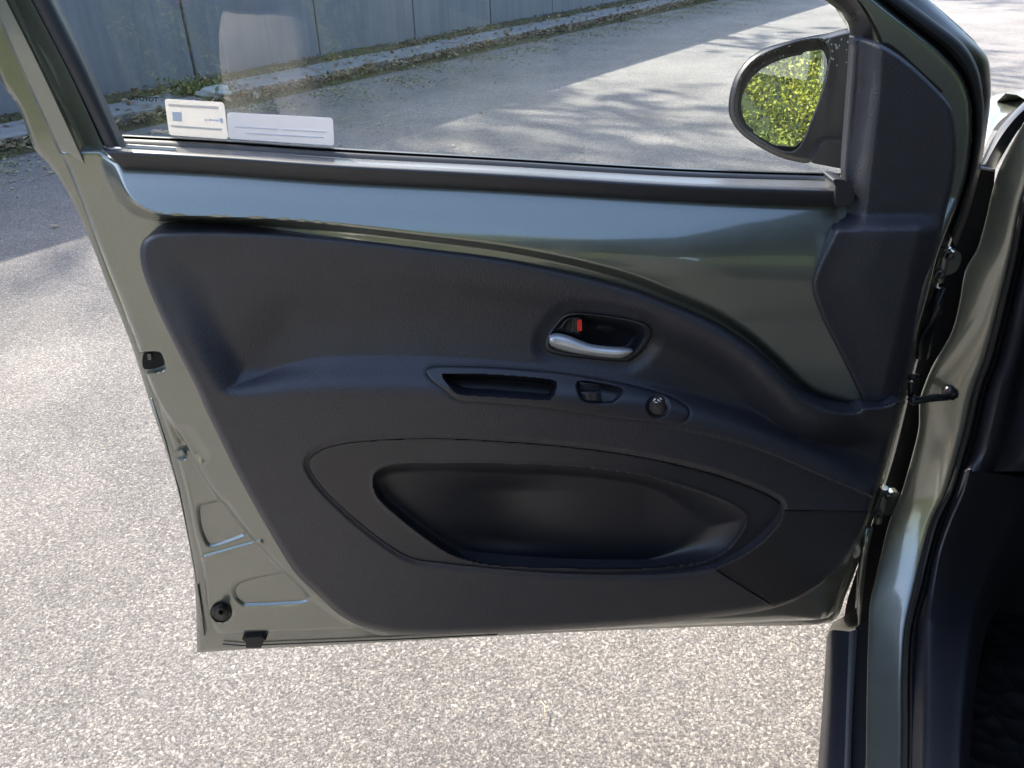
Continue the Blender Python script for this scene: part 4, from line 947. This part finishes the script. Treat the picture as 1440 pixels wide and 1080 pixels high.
patch('far_side', M_trim2, [[(-2.8, 1.55, .2), (-1.2, 1.55, .2), (.3, 1.55, .2)], [(-2.8, 1.6, .98), (-1.2, 1.6, .96), (.3, 1.58, .92)]])
patch('tailgate', M_trim2, [[(-2.8, .1, .3), (-2.8, .85, .3), (-2.8, 1.5, .3)], [(-2.75, .15, 1.0), (-2.75, .85, 1.0), (-2.75, 1.5, 1.0)]])
patch('bonnet', M_paint, [[(.3, .12, .96), (.3, .8, 1.0), (.3, 1.5, .96)], [(.7, .1, .93), (.7, .8, .97), (.7, 1.5, .93)], [(1.0, .12, .80), (1.0, .8, .85), (1.0, 1.5, .80)]])
patch('underfloor', M_void, [[(-2.8, .05, .19), (-1, .05, .19), (1.0, .05, .19)], [(-2.8, 1.5, .19), (-1, 1.5, .19), (1.0, 1.5, .19)]])
patch('windscreen_pillar', M_trim2, [[(.12, .04, .98), (-.15, .09, 1.22), (-.5, .16, 1.46)], [(.10, .12, .98), (-.16, .17, 1.22), (-.48, .24, 1.47)], [(.16, .14, .98), (-.10, .19, 1.22), (-.42, .26, 1.48)], [(.18, .05, .98), (-.08, .10, 1.23), (-.44, .17, 1.48)]])
M_wsg = M_glass
patch('windscreen', M_wsg, [[(.5, .16, .97), (.1, .2, 1.2), (-.34, .26, 1.47)], [(.58, .85, .98), (.15, .85, 1.22), (-.28, .85, 1.5)], [(.5, 1.5, .97), (.1, 1.46, 1.2), (-.34, 1.42, 1.47)]])

# ------------------------------------------------------------------ the photographer, standing behind the camera
PX, PY = -.62, -.50
man = empty('person', (PX, PY, 0), 'person in dark jacket and pale trousers, seen only as a faint reflection in the window', 'person')
def skin(name, verts, edges, radii, mat, parent, root=0, lvl=2):
    me = bpy.data.meshes.new(name); V = np.array(verts, float) - ORG[parent.name]
    me.from_pydata(V.tolist(), edges, []); me.update(); me.materials.append(mat)
    o = bpy.data.objects.new(name, me); COL.objects.link(o); o.parent = parent
    o.modifiers.new('skin', 'SKIN').use_smooth_shade = True
    for i, rr in enumerate(radii):
        sv = me.skin_vertices[0].data[i]; sv.radius = (rr, rr) if not isinstance(rr, tuple) else rr; sv.use_root = (i == root)
    m = o.modifiers.new('sub', 'SUBSURF'); m.levels = 1; m.render_levels = lvl
    return o
def pp(x, y, z): return (PX + x, PY + y, z)
bodyv = [pp(0, 0, .93), pp(0, .01, 1.1), pp(0, 0, 1.28), pp(0, -.01, 1.42), pp(0, .0, 1.50), pp(0, .03, 1.58), pp(0, .04, 1.66)]
bodyr = [(.06, .05), (.08, .06), (.15, .10), (.11, .07), .055, .085, .09]
bodye = [(0, 1), (1, 2), (2, 3), (3, 4), (4, 5), (5, 6)]
def limbs(v, r_, e, sh, ra, hand):
    for sx in (-1, 1):
        b = len(v)
        q = [pp(sx * .19, -.01, 1.40), pp(sx * .27, -.06, 1.15), pp(sx * .17, .07, 1.06)]
        v += q; r_ += ra[:len(q)]; e += [(sh, b)] + [(b + k, b + k + 1) for k in range(len(q) - 1)]
limbs(bodyv, bodyr, bodye, 3, [.055, .042, .03, (.036, .02)], True)
for sx in (-1, 1):
    b = len(bodyv); bodyv += [pp(sx * .06, 0, .86), pp(sx * .10, .02, .50), pp(sx * .14, -.02, .09), pp(sx * .15, .12, .05)]
    bodyr += [.045, .038, .03, .035]; bodye += [(0, b), (b, b + 1), (b + 1, b + 2), (b + 2, b + 3)]
M_skin = simple('skin', (.50, .32, .24), .5); M_jac = NT('dark_jacket_cloth'); M_jac = M_jac.set(Base_Color=(.012, .013, .018), Roughness=.85, Normal=M_jac.bump(M_jac.noise(40, 5), .01, .5))
M_tro = NT('beige_trouser_cloth'); M_tro = M_tro.set(Base_Color=(.43, .42, .385), Roughness=.9, Normal=M_tro.bump(M_tro.noise(12, 5), .02, .5))
skin('body', bodyv, bodye, bodyr, M_skin, man)
jr = [(.17, .13), (.165, .125), (.19, .13), (.13, .095), .07]
jv = [pp(0, 0, 1.09)] + bodyv[1:4] + [pp(0, 0, 1.47)]; je = [(0, 1), (1, 2), (2, 3), (3, 4)]
limbs(jv, jr, je, 3, [.072, .058, .044], False)
skin('jacket', jv, je, jr, M_jac, man)
tv = [pp(0, 0, .94), pp(0, 0, 1.12)]; trr = [(.12, .105), (.115, .10)]; te = [(0, 1)]
for sx in (-1, 1):
    b = len(tv); tv += [pp(sx * .065, 0, .84), pp(sx * .10, .02, .50), pp(sx * .13, -.01, .10)]; trr += [.085, .072, .065]; te += [(0, b), (b, b + 1), (b + 1, b + 2)]
skin('trousers', tv, te, trr, M_tro, man)
for sx in (-1, 1):
    skin('shoe', [pp(sx * .13, -.05, .055), pp(sx * .135, .05, .05), pp(sx * .14, .17, .04)], [(0, 1), (1, 2)], [.048, .05, .04], M_rub, man)
V = []; hp = np.array(pp(0, .02, 1.70)); hv, hf_ = rock(hp, .105, 5, (.85, 1, 1.), 3)
mk('hair', hv, hf_, simple('brown_hair', (.04, .025, .015), .7), man)
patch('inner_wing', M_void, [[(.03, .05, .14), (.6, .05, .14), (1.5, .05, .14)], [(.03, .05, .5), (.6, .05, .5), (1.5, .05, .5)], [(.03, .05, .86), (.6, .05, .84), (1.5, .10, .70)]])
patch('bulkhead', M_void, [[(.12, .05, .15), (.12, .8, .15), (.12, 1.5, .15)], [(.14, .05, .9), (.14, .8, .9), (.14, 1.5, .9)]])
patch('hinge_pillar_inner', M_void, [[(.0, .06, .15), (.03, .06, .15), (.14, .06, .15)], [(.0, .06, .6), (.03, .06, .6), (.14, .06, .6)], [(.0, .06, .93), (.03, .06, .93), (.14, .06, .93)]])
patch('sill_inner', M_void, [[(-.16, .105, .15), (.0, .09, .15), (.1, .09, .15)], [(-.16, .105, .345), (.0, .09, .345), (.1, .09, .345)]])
